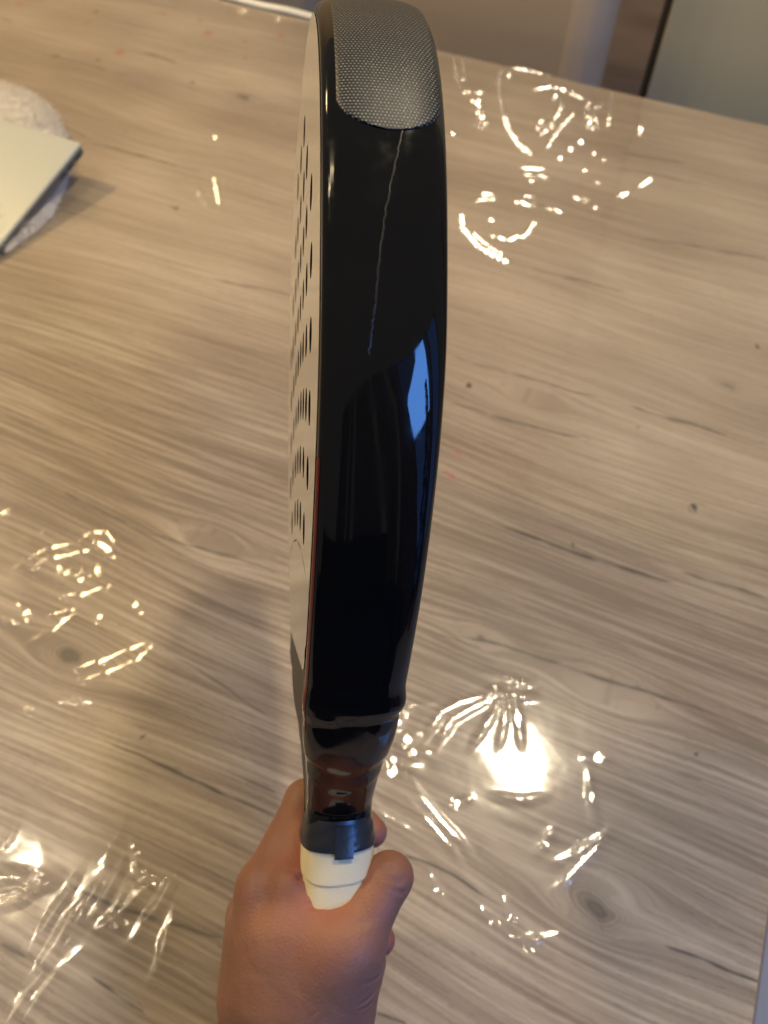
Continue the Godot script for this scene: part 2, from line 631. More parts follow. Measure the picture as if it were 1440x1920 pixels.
func facet(p: Vector2, dir: Vector2, along: float, across: float, lean := 0.0) -> void:
	var best := lean_to_lamp(p)
	if best.length() < 0.05 and rng.randf() < 0.5: return
	best += Vector2.from_angle(rng.randf() * TAU) * (0.003 + lean)
	var lift := absf(best.dot(dir)) * along + absf(best.dot(dir.orthogonal())) * across + 0.0002
	var reach := maxf(along, across) * 1.9 + CELL * 2
	var i0 := maxi(0, int((p.x - reach - FU0) / CELL))
	var i1 := mini(fw - 1, int((p.x + reach - FU0) / CELL) + 1)
	var j0 := maxi(0, int((p.y - reach - FV0) / CELL))
	var j1 := mini(fh - 1, int((p.y + reach - FV0) / CELL) + 1)
	var nrm := dir.orthogonal()
	for j in range(j0, j1 + 1):
		for i in range(i0, i1 + 1):
			var d := Vector2(FU0 + i * CELL, FV0 + j * CELL) - p
			var a := absf(d.dot(dir)) / (along + CELL * 0.6)
			var b := absf(d.dot(nrm)) / (across + CELL * 0.6)
			var k := smoothstep(1.55, 0.95, sqrt(a * a + b * b))
			if k > 0.0:
				var o := j * fw + i
				film_h[o] = lerpf(film_h[o], lift + best.dot(d), k)


func film() -> void:
	fw = int((FU1 - FU0) / CELL) + 1
	fh = int((FV1 - FV0) / CELL) + 1
	film_h.resize(fw * fh)
	var soft := noise(14.0, 2, 31)
	var small := noise(60.0, 2, 32)
	for j in fh:
		for i in fw:
			var u := FU0 + i * CELL
			var v := FV0 + j * CELL
			film_h[j * fw + i] = 0.0006 + 0.0002 * soft.get_noise_2d(u, v) + 0.00003 * small.get_noise_2d(u, v)
	crease([Vector2(368, 1000), Vector2(370, 986), Vector2(380, 973), Vector2(394, 961)], 2.6)
	crease([Vector2(377, 1002), Vector2(379, 988), Vector2(388, 975), Vector2(397, 964)], 2.6)
	crease([Vector2(402, 940), Vector2(406, 939)], 3.4)
	crease([Vector2(418, 939)], 2.9)
	crease([Vector2(401, 952)], 2.5)
	crease([Vector2(412, 951), Vector2(416, 950)], 2.5)
	crease([Vector2(413, 956), Vector2(418, 953)], 2.1)
	crease([Vector2(420, 961), Vector2(426, 973)], 5.3)
	crease([Vector2(405, 971), Vector2(403, 986)], 2.6)
	crease([Vector2(412, 965), Vector2(416, 978)], 2.2)
	crease([Vector2(484, 971)], 5.5)
	crease([Vector2(486, 996), Vector2(490, 1005)], 4.2)
	crease([Vector2(488, 1041), Vector2(495, 1031)], 4.4)
	crease([Vector2(501, 1028), Vector2(492, 1046), Vector2(485, 1062)], 3.3)
	crease([Vector2(379, 1048), Vector2(398, 1058), Vector2(415, 1065)], 2.3)
	crease([Vector2(385, 1059), Vector2(410, 1071)], 2.1)
	crease([Vector2(440, 1023), Vector2(445, 1021)], 5.7)
	crease([Vector2(411, 1099)], 3.2)
	crease([Vector2(450, 1102)], 2.8)
	crease([Vector2(460, 1094)], 2.8)
	crease([Vector2(473, 1104), Vector2(482, 1099)], 2.3)
	crease([Vector2(474, 1106)], 1.7)
	crease([Vector2(478, 1106)], 2.1)
	crease([Vector2(404, 1042)], 4.2)
	crease([Vector2(467, 1042)], 3.0)
	crease([Vector2(352, 1038), Vector2(355, 1036)], 9.7)
	crease([Vector2(355, 1015)], 5.6)
	crease([Vector2(344, 1006)], 4.4)
	crease([Vector2(363, 1022)], 3.9)
	crease([Vector2(345, 993), Vector2(349, 989)], 2.0)
	crease([Vector2(354, 1068), Vector2(356, 1069)], 3.0)
	crease([Vector2(360, 1070), Vector2(366, 1071)], 2.6)
	crease([Vector2(10, 1002), Vector2(20, 986), Vector2(35, 976)], 2.6)
	crease([Vector2(18, 1009), Vector2(25, 996), Vector2(38, 987), Vector2(51, 974)], 2.9)
	crease([Vector2(36, 970), Vector2(40, 961), Vector2(50, 955), Vector2(67, 964)], 2.9)
	crease([Vector2(51, 967), Vector2(72, 973)], 5.9)
	crease([Vector2(55, 999), Vector2(65, 993)], 10.4)
	crease([Vector2(45, 1003)], 4.3)
	crease([Vector2(56, 1022), Vector2(70, 1014), Vector2(84, 999)], 2.3)
	crease([Vector2(58, 1040), Vector2(74, 1027)], 2.3)
	crease([Vector2(75, 1030), Vector2(67, 1052)], 2.3)
	crease([Vector2(39, 1046)], 4.6)
	crease([Vector2(26, 1058), Vector2(29, 1057)], 3.6)
	crease([Vector2(43, 1051)], 3.2)
	crease([Vector2(94, 1025)], 4.1)
	crease([Vector2(106, 1068), Vector2(121, 1053), Vector2(130, 1041), Vector2(142, 1027)], 3.3)
	crease([Vector2(115, 1075), Vector2(132, 1057), Vector2(143, 1043), Vector2(147, 1026)], 2.2)
	crease([Vector2(113, 1004)], 4.6)
	crease([Vector2(122, 1009)], 3.2)
	crease([Vector2(94, 1110), Vector2(101, 1106)], 3.8)
	crease([Vector2(119, 1090), Vector2(122, 1088)], 3.0)
	crease([Vector2(-42, 980), Vector2(-38, 970)], 5.0)
	crease([Vector2(2, 978), Vector2(7, 973)], 3.4)
	crease([Vector2(203, 1161), Vector2(203, 1153)], 2.5)
	crease([Vector2(221, 1161)], 2.7)
	crease([Vector2(162, 1204), Vector2(172, 1201)], 9.0)
	crease([Vector2(169, 1209), Vector2(173, 1206)], 4.8)
	crease([Vector2(160, 1223), Vector2(172, 1214), Vector2(176, 1207)], 2.0)
	crease([Vector2(194, 1224), Vector2(194, 1211), Vector2(195, 1196)], 2.2)
	crease([Vector2(210, 1199), Vector2(210, 1185)], 2.0)
	crease([Vector2(218, 1194), Vector2(217, 1184), Vector2(217, 1175)], 2.4)
	crease([Vector2(233, 1192), Vector2(234, 1180), Vector2(241, 1170)], 5.9)
	crease([Vector2(233, 1173)], 4.1)
	crease([Vector2(249, 1193), Vector2(252, 1177), Vector2(251, 1161)], 2.0)
	crease([Vector2(265, 1192), Vector2(270, 1206)], 2.5)
	crease([Vector2(205, 1238), Vector2(206, 1225), Vector2(205, 1208)], 1.4)
	crease([Vector2(206, 1271), Vector2(206, 1252), Vector2(208, 1240)], 1.0)
	crease([Vector2(214, 1266), Vector2(214, 1248), Vector2(216, 1237)], 1.0)
	crease([Vector2(138, 1182)], 3.9)
	crease([Vector2(229, 1200)], 1.8)
	crease([Vector2(237, 1197)], 1.8)
	crease([Vector2(3, 11), Vector2(22, 52), Vector2(49, 102)], 5.0)
	crease([Vector2(20, 15), Vector2(40, 59), Vector2(44, 77)], 5.0)
	crease([Vector2(63, 110), Vector2(83, 100)], 7.5)
	crease([Vector2(84, 122), Vector2(116, 192)], 11.4)
	crease([Vector2(84, 12), Vector2(87, 43), Vector2(113, 108), Vector2(150, 182), Vector2(179, 214), Vector2(195, 223)], 5.3)
	crease([Vector2(101, 36)], 6.3)
	crease([Vector2(95, 7), Vector2(184, 2)], 2.1)
	crease([Vector2(146, 57), Vector2(169, 38), Vector2(194, 40), Vector2(220, 54)], 3.1)
	crease([Vector2(178, 52), Vector2(196, 81), Vector2(198, 123), Vector2(193, 174)], 5.1)
	crease([Vector2(185, 165), Vector2(193, 136)], 16.1)
	crease([Vector2(218, 92), Vector2(211, 145), Vector2(210, 206)], 4.0)
	crease([Vector2(229, 68), Vector2(248, 123)], 8.7)
	crease([Vector2(236, 61), Vector2(260, 127)], 3.4)
	crease([Vector2(244, 61)], 8.7)
	crease([Vector2(249, 9), Vector2(270, 108)], 3.4)
	crease([Vector2(311, 88), Vector2(314, 110)], 5.2)
	crease([Vector2(247, 166)], 5.7)
	crease([Vector2(239, 188)], 5.0)
	crease([Vector2(233, 217)], 4.4)
	crease([Vector2(195, 261), Vector2(223, 250)], 2.5)
	crease([Vector2(202, 273), Vector2(232, 267)], 2.4)
	crease([Vector2(215, 284)], 4.2)
	crease([Vector2(168, 339), Vector2(184, 333)], 3.2)
	crease([Vector2(166, 357), Vector2(190, 340)], 2.6)
	crease([Vector2(210, 336), Vector2(238, 336)], 4.1)
	crease([Vector2(217, 319), Vector2(233, 316)], 2.7)
	crease([Vector2(159, 388), Vector2(172, 417), Vector2(202, 443), Vector2(245, 457)], 4.9)
	crease([Vector2(184, 419), Vector2(219, 440), Vector2(239, 448)], 2.8)
	crease([Vector2(207, 415), Vector2(228, 415), Vector2(245, 397), Vector2(245, 363)], 3.6)
	crease([Vector2(249, 333), Vector2(273, 333)], 2.6)
	crease([Vector2(274, 295), Vector2(293, 295)], 3.5)
	crease([Vector2(292, 249)], 3.3)
	crease([Vector2(304, 304)], 3.8)
	crease([Vector2(343, 237), Vector2(354, 209)], 5.4)
	crease([Vector2(324, 270), Vector2(334, 255)], 5.3)
	crease([Vector2(86, 221), Vector2(93, 228)], 6.4)
	crease([Vector2(197, 386)], 4.6)
	crease([Vector2(270, 185)], 3.8)
	crease([Vector2(286, 194)], 3.1)
	crease([Vector2(270, 230)], 4.3)
	crease([Vector2(177, 53), Vector2(180, 70)], 6.8)
	crease([Vector2(-197, 373), Vector2(-188, 375)], 6.0, 0.045)
	crease([Vector2(-134, 312), Vector2(-134, 306)], 4.5, 0.045)
	crease([Vector2(-145, 492), Vector2(-126, 512)], 6.1, 0.045)
	crease([Vector2(-148, 453), Vector2(-110, 504)], 4.2, 0.045)
	crease([Vector2(-359, 30), Vector2(-346, 26)], 4.7, 0.045)
	crease([Vector2(-289, 23)], 5.3, 0.045)
	for c in creases: ridge(c[0], c[1])
	var under := film_h.duplicate()
	for c in creases: glints(c[0], c[1], c[2])
	var pos := PackedVector3Array()
	var nor := PackedVector3Array()
	pos.resize(fw * fh)
	nor.resize(fw * fh)
	for j in fh:
		for i in fw:
			var o := j * fw + i
			pos[o] = Vector3(FU0 + i * CELL, maxf(film_h[o], 0.0001) + 0.0002, FV0 + j * CELL)
			var gx := (film_h[j * fw + mini(i + 1, fw - 1)] - film_h[j * fw + maxi(i - 1, 0)]) / (2 * CELL)
			var gy := (film_h[mini(j + 1, fh - 1) * fw + i] - film_h[maxi(j - 1, 0) * fw + i]) / (2 * CELL)
			nor[o] = Vector3(-gx, 1, -gy).normalized()
	var ind := PackedInt32Array()
	ind.resize((fw - 1) * (fh - 1) * 6)
	var at := 0
	for j in fh - 1:
		for i in fw - 1:
			var a := j * fw + i
			ind[at] = a
			ind[at + 1] = a + 1
			ind[at + 2] = a + fw + 1
			ind[at + 3] = a
			ind[at + 4] = a + fw + 1
			ind[at + 5] = a + fw
			at += 6
	var m := StandardMaterial3D.new()
	m.transparency = BaseMaterial3D.TRANSPARENCY_ALPHA
	m.albedo_color = Color(1, 1, 1, 0.02)
	m.roughness = 0.085
	var t := thing("plastic_film", near_table(0, 0, TABLE), "creased clear plastic film spread over the wood print table", "plastic film")
	part("film", arrays(pos, nor, ind), m, t)
	# an added coarser, rougher sheet just below for soft sheen around the glints
	var rows := []
	for i in range(0, fw, 2):
		var row := PackedVector3Array()
		for j in range(0, fh, 2):
			row.append(Vector3(FU0 + i * CELL, maxf(under[j * fw + i] - 0.00025, 0.0001), FV0 + j * CELL))
		rows.append(row)
	var dull := m.duplicate()
	dull.roughness = 0.25
	dull.metallic_specular = 0.27
	part("added_sheen_sheet", sheet(rows, true), dull, t)
	# the hem of the film, rolled over the far edge of the table
	var hem := mat(0.80, 0.78, 0.68, 0.2)
	rows = []
	for i in 40:
		var row := PackedVector3Array()
		var u := -0.9 + 0.72 * i / 39.0
		for j in 13:
			var a := TAU * j / 12.0
			row.append(Vector3(u, 0.003 + 0.0055 * sin(a) + 0.0008 * sin(u * 60.0), -0.007 + 0.0055 * cos(a)))
		rows.append(row)
	part("rolled_hem", sheet(rows, true, true), hem, t)


# ------------------------------------------------------------------ beyond the table
func chair(called: String, u0: float, u1: float, v: float, pad: StandardMaterial3D, rim: StandardMaterial3D, legm: StandardMaterial3D, label: String) -> Node3D:
	var mid := (u0 + u1) / 2
	var painted_lit_edge := mat(0.38, 0.31, 0.24, 0.5)  # window light on the backrest's edge, put in as a paler strip
	var hw := (u1 - u0) / 2
	var t := thing(called, near_table(mid, v), label, "chair", "chairs at the far edge of the table")
	part("backrest", rounded_box(Vector3(hw, 0.27, 0.032), 0.028, 6), pad, t, Transform3D(Basis(), Vector3(0, 0.74, 0)))
	if rim:
		part("back_frame", rounded_box(Vector3(hw, 0.02, 0.036), 0.012, 4), rim, t, Transform3D(Basis(), Vector3(0, 0.70, 0.001)))
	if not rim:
		part("painted_lit_edge", rounded_box(Vector3(0.040, 0.272, 0.040), 0.034, 8), painted_lit_edge, t, Transform3D(Basis(), Vector3(hw - 0.0395, 0.74, -0.003)))
	part("seat", rounded_box(Vector3(hw, 0.035, 0.21), 0.025, 6), pad, t, Transform3D(Basis(), Vector3(0, 0.46, 0.20)))
	for x in [-1, 1]:
		for z in [0.02, 0.37]:
			part("leg", rounded_box(Vector3(0.018, 0.21, 0.018), 0.004), legm, t, Transform3D(Basis(), Vector3(x * (hw - 0.03), 0.211, z)))
	return t


func seats() -> void:
	var tan_pad := mat(0.36, 0.275, 0.175, 0.55)
	relief(tan_pad, noise_texture(256, 0.08, 4, 8), 0.03, 6.0)
	var olive := mat(0.17, 0.13, 0.055, 0.55)
	var grey := mat(0.27, 0.235, 0.20, 0.6)
	var dark := mat(0.06, 0.045, 0.03, 0.5)
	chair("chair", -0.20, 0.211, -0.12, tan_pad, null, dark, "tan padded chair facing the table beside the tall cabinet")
	chair("chair", -0.76, -0.285, -0.12, grey, olive, dark, "grey padded chair with an olive rail behind the rolled hem of the film")
	var t := thing("tall_cabinet", near_table(0.4, -0.34), "tall cabinet with a sage green door and a wood grain side panel", "cabinet")
	var sage := mat(0.46, 0.41, 0.26, 0.4)
	relief(sage, noise_texture(256, 0.05, 3, 9), 0.01, 4.0)
	var board := StandardMaterial3D.new()
	board.roughness = 0.5
	var g := noise(0.02, 4, 17).get_image(512, 64, false, false, true)
	g.resize(512, 512, Image.INTERPOLATE_CUBIC)
	var ramp := Image.create(512, 512, false, Image.FORMAT_RGB8)
	for y in 512:
		for x in 512:
			var k := g.get_pixel(y, x).r
			ramp.set_pixel(x, y, Color(0.50, 0.41, 0.31).lerp(Color(0.66, 0.56, 0.44), k))
	board.albedo_texture = ImageTexture.create_from_image(ramp)
	board.uv1_triplanar = true
	board.uv1_scale = Vector3(1.5, 1.5, 1.5)
	var gap := mat(0.035, 0.03, 0.018, 0.6)
	part("panel", rounded_box(Vector3(0.14, 1.05, 0.012), 0.002), board, t, Transform3D(Basis(), Vector3(-0.285, 1.05, 0.0)))
	part("seam", rounded_box(Vector3(0.0045, 1.05, 0.009), 0.001), gap, t, Transform3D(Basis(), Vector3(-0.1385, 1.05, 0.006)))
	part("door", rounded_box(Vector3(0.40, 1.05, 0.012), 0.003), sage, t, Transform3D(Basis(), Vector3(0.268, 1.05, 0.012)))


# added behind the viewer to darken what the racket's rim mirrors
func added_sofa() -> void:
	var cloth := mat(0.018, 0.017, 0.018, 0.85)
	relief(cloth, noise_texture(256, 0.12, 3, 91), 0.03, 8.0)
	var s := thing("added_sofa", Transform3D(Basis(Vector3.UP, PI), Vector3(-0.25, 0, 1.35)), "dark seat shape added behind the viewer to darken the racket rim reflection", "added_sofa")
	part("seat", rounded_box(Vector3(0.80, 0.20, 0.36), 0.05), cloth, s, Transform3D(Basis(), Vector3(0, 0.24, 0.0)))
	part("backrest", rounded_box(Vector3(0.98, 0.46, 0.10), 0.06), cloth, s, Transform3D(Basis(), Vector3(0, 0.50, -0.47)))
	for x in [-0.90, 0.90]:
		part("arm", rounded_box(Vector3(0.09, 0.28, 0.36), 0.05), cloth, s, Transform3D(Basis(), Vector3(x, 0.30, 0.0)))


# ------------------------------------------------------------------ laptop on its fluffy mat
func laptop() -> void:
	var cu := -0.50
	var cv := 0.62
	var wool := noise(38.0, 4, 41)
	var rows := []
	var N := 96
	for i in 40:
		var r := i / 39.0
		var row := PackedVector3Array()
		for j in N + 1:
			var a := TAU * (j % N) / N
			var R := 0.218 + 0.012 * sin(a * 3.0 + 0.6) + 0.006 * wool.get_noise_2d(cos(a) * 0.5, sin(a) * 0.5)
			var p := Vector2(cos(a), sin(a)) * R * r
			var h := 0.026 * sqrt(maxf(0.0, 1.0 - pow(r, 5.0))) * (0.85 + 0.15 * r)
			row.append(Vector3(p.x, h + 0.002 * wool.get_noise_2d(p.x, p.y) * (1.0 - pow(r, 8.0)) + 0.001, p.y))
		rows.append(row)
	var fur := mat(0.84, 0.79, 0.73, 0.9)
	fur.rim_enabled = true
	fur.rim = 0.4
	var t := thing("fluffy_mat", near_table(cu, cv, TABLE), "round fluffy off-white mat under the pale laptop", "mat")
	part("pad", sheet(rows), fur, t)
	# the pile: tufts of short tapered strands
	var st := SurfaceTool.new()
	st.begin(Mesh.PRIMITIVE_TRIANGLES)
	for k in 42000:
		var a := rng.randf() * TAU
		var r := sqrt(rng.randf_range(0.25, 1.0))
		var R := (0.218 + 0.012 * sin(a * 3.0 + 0.6)) * r
		var p := Vector3(cos(a) * R, 0.026 * sqrt(maxf(0.0, 1.0 - pow(r, 5.0))) * (0.85 + 0.15 * r), sin(a) * R)
		var clump := wool.get_noise_2d(p.x * 1.5 + 3.0, p.z * 1.5)
		var lean := Vector3(cos(a), 0.3 + 0.5 * (1.0 - r), sin(a)) + Vector3(rng.randf_range(-1, 1), rng.randf_range(-0.4, 0.6), rng.randf_range(-1, 1)) * 0.55 + Vector3(clump, 0, -clump) * 1.2
		var tip := p + lean.normalized() * rng.randf_range(0.006, 0.013)
		tip.y = maxf(tip.y, 0.001)
		var side := lean.cross(Vector3.UP + Vector3(rng.randf_range(-1, 1), 0, rng.randf_range(-1, 1))).normalized() * 0.00042
		var n := (Vector3.UP + Vector3(cos(a), 0, sin(a)) * r).normalized()
		for q in [p - side, tip, p + side]:
			st.set_normal(n)
			st.add_vertex(q)
	tag(part("pile", st.commit(), fur, t), "", "", "", "stuff")
	# laptop: right rear corner at (cu + .221, .524), sloping down towards the viewer
	var shell := mat(0.50, 0.52, 0.475, 0.38, 0.15)
	var under := mat(0.13, 0.135, 0.14, 0.4, 0.3)
	var dark := mat(0.03, 0.035, 0.045, 0.5)
	var lw := 0.32
	var ld := 0.225
	var tilt := Basis(Vector3.RIGHT, deg_to_rad(12.3))
	var base := near_table(-0.279, 0.524, 0.80)
	base.basis = base.basis * tilt
	var l := thing("laptop", base, "pale closed laptop tilted on the fluffy round mat", "laptop")
	part("lid", rounded_box(Vector3(lw / 2, 0.0028, ld / 2), 0.0026, 5), shell, l, Transform3D(Basis(), Vector3(-lw / 2, -0.0028, ld / 2)))
	part("base", rounded_box(Vector3(lw / 2 - 0.0008, 0.0048, ld / 2 - 0.0008), 0.0035, 5), under, l, Transform3D(Basis(), Vector3(-lw / 2, -0.0110, ld / 2)))
	part("seam", rounded_box(Vector3(lw / 2 - 0.002, 0.0008, ld / 2 - 0.002), 0.0004, 2), dark, l, Transform3D(Basis(), Vector3(-lw / 2, -0.0059, ld / 2)))
	for z in [0.014, 0.030, 0.046]:
		part("port", rounded_box(Vector3(0.0008, 0.0016, 0.0052), 0.0006, 2), dark, l, Transform3D(Basis(), Vector3(-0.0002, -0.0106, z)))
	# a small grey emblem on the lid, of which only the edge is in the picture
	var em := CylinderMesh.new()
	em.top_radius = 0.016
	em.bottom_radius = 0.016
	em.height = 0.0004
	part("emblem", em, mat(0.42, 0.39, 0.30, 0.25, 0.4), l, Transform3D(Basis(), Vector3(-lw / 2, 0.0001, ld / 2)))


# ------------------------------------------------------------------ the racket: x is minus the face normal, y runs handle to tip, z runs across towards the viewer
const RB := Vector3(-0.0115, 0.87324, 0.00079)
const FULL_T := 0.03833
const J := 29
var outline := []          # [s, w, out_s, out_w] from the handle to the tip, on the +w side


func half_outline() -> void:
	var p := []
	for k in 8: p.append(Vector2(0.104 + 0.0025 * k, 0.0165))
	var a0 := 0.6633
	var m0 := Vector2(cos(a0), sin(a0)) * 0.1603
	for k in 90:
		var t := k / 90.0
		var q := Vector2(0.125, 0.0165) * (2 * t * t * t - 3 * t * t + 1) + m0 * (t * t * t - 2 * t * t + t) + Vector2(0.31663, 0.13) * (3 * t * t - 2 * t * t * t) + Vector2(0.20354, 0) * (t * t * t - t * t)
		p.append(q)
	for k in 91:
		var a := PI / 2 * k / 90.0
		p.append(Vector2(0.31663 + 0.13837 * pow(sin(a), 2.0 / 2.64), 0.13 * pow(maxf(cos(a), 0.0), 2.0 / 2.64)))
	for k in p.size():
		var d: Vector2 = (p[mini(k + 1, p.size() - 1)] - p[maxi(k - 1, 0)]).normalized()
		if k == p.size() - 1: d = Vector2(0, -1)
		outline.append([p[k].x, p[k].y, -d.y, d.x])


func ramp(x: float, a: float, b: float, ya: float, yb: float) -> float:
	return lerpf(ya, yb, clampf((x - a) / (b - a), 0.0, 1.0))


func thick(s: float) -> float:
	return ramp(s, 0.125, 0.188, 0.0304, FULL_T)


# bands of tape wound round the throat: each one ends a little lower than the one above
func taped(s: float, x: float) -> float:
	var o := 0.0010 * smoothstep(0.189, 0.179, s)
	for b in [[0.1765, 0.0006, 0.0016], [0.1525, 0.0006, -0.0020], [0.1415, 0.0003, 0.0026]]:
		var edge: float = b[0] + b[2] * sin(x * 2.3 + b[0] * 300.0)
		o -= b[1] * smoothstep(edge + 0.0008, edge - 0.0008, s)
	o += 0.0006 * sin((s - 0.1525) / 0.024 * PI) if s > 0.1525 and s < 0.1765 else 0.0
	o += 0.0005 * exp(-pow((s - 0.1820 - 0.002 * sin(x * 3.0)) / 0.0030, 2.0)) * (0.6 + 0.5 * sin(x * 4.0))
	return o


# a point of the racket's rim: at outline place k (fractional), at share j of the thickness (-1 .. 1), lifted by off
func rim(k: float, x: float, off := 0.0) -> Vector3:
	var i := clampi(int(k), 0, outline.size() - 2)
	var f := k - i
	var s: float = lerpf(outline[i][0], outline[i + 1][0], f)
	var w: float = lerpf(outline[i][1], outline[i + 1][1], f)
	var n := Vector2(lerpf(outline[i][2], outline[i + 1][2], f), lerpf(outline[i][3], outline[i + 1][3], f)).normalized()
	var p := ramp(s, 0.12, 0.22, 2.3, 2.6)
	var b := ramp(s, 0.12, 0.17, 0.011, 0.008) if s < 0.17 else ramp(s, 0.17, 0.22, 0.008, 0.006)
	var extra := taped(s, x) + off
	var T := thick(s) + extra * 2.0
	var o := b * pow(maxf(0.0, 1.0 - pow(absf(x), p)), 1.0 / p) - b + extra
	return Vector3(-x * T / 2, s + n.x * o, w + n.y * o)


func profile_x(j: int) -> float:
	var a := -PI / 2 + PI * j / (J - 1)
	return signf(sin(a)) * pow(absf(sin(a)), 0.8)


func mirrored(p: Vector3) -> Vector3:
	return Vector3(p.x, p.y, -p.z)


func racket() -> void:
	half_outline()
	var b := Basis(Vector3(0.98728, -0.10937, -0.11537), Vector3(-0.03221, 0.57308, -0.81887), Vector3(0.15567, 0.81217, 0.56227)).orthonormalized()
	var t := thing("padel_racket", Transform3D(b, RB), "glossy black padel racket held edge on with a pale perforated face", "racket")
	var last := outline.size() - 1
	var rows := []
	for k in last + 1:
		var r := PackedVector3Array()
		for j in J: r.append(rim(k, profile_x(j)))
		rows.append(r)
	for k in range(last - 1, -1, -1):
		var r := PackedVector3Array()
		for j in J: r.append(mirrored(rim(k, profile_x(j))))
		rows.append(r)
	part("frame", sheet(rows), M.frame, t)
	# faces: black throat below, the pale perforated panel above it, on both sides
	for side in [1.0, -1.0]:
		var thr := []
		for k in last + 1:
			if outline[k][0] > 0.198: break
			var p := rim(k, side)
			thr.append(PackedVector3Array([p, p * Vector3(1, 1, 0.33), p * Vector3(1, 1, -0.33), mirrored(p)]))
		part("throat_face", sheet(thr, side < 0), M.throat, t)
		part("face_panel", panel(side, last), null, t)
	# red stripe printed along the left bevel
	var red := []
	var k0 := 0
	while outline[k0][0] < 0.168: k0 += 1
	var k1 := k0
	while outline[k1][0] < 0.268: k1 += 1
	for k in range(k0, k1 + 1):
		var f := float(k - k0) / (k1 - k0)
		var r := PackedVector3Array()
		for j in 8: r.append(rim(k, lerpf(0.945, 0.992, j / 7.0), 0.00012))
		red.append(r)
	part("red_stripe", sheet(red), M.red, t)
	# the pale edge of the clear film wound round the head, running down from the guard
	var ks := 0
	while outline[ks][0] < 0.30: ks += 1
	var ke := ks
	while outline[ke][0] < 0.372: ke += 1
	var seam := []
	var wob := noise(0.9, 3, 57)
	for i in 121:
		var f := i / 120.0
		var k := lerpf(ks, ke, f)
		var mid := lerpf(0.27, -0.24, f) + 0.05 * sin(f * 4.5) + 0.02 * wob.get_noise_1d(f * 30.0)
		var wd := 0.016 + 0.012 * wob.get_noise_1d(f * 40.0 + 70.0)
		var row := PackedVector3Array()
		for j in 5: row.append(rim(k, mid + wd * (j / 2.0 - 1.0), 0.00004 + 0.00010 * sin(PI * j / 4.0)))
		seam.append(row)
	part("film_seam", sheet(seam), mat(0.010, 0.0095, 0.008, 0.36), t)
	guard(t, last)
	handle(t)


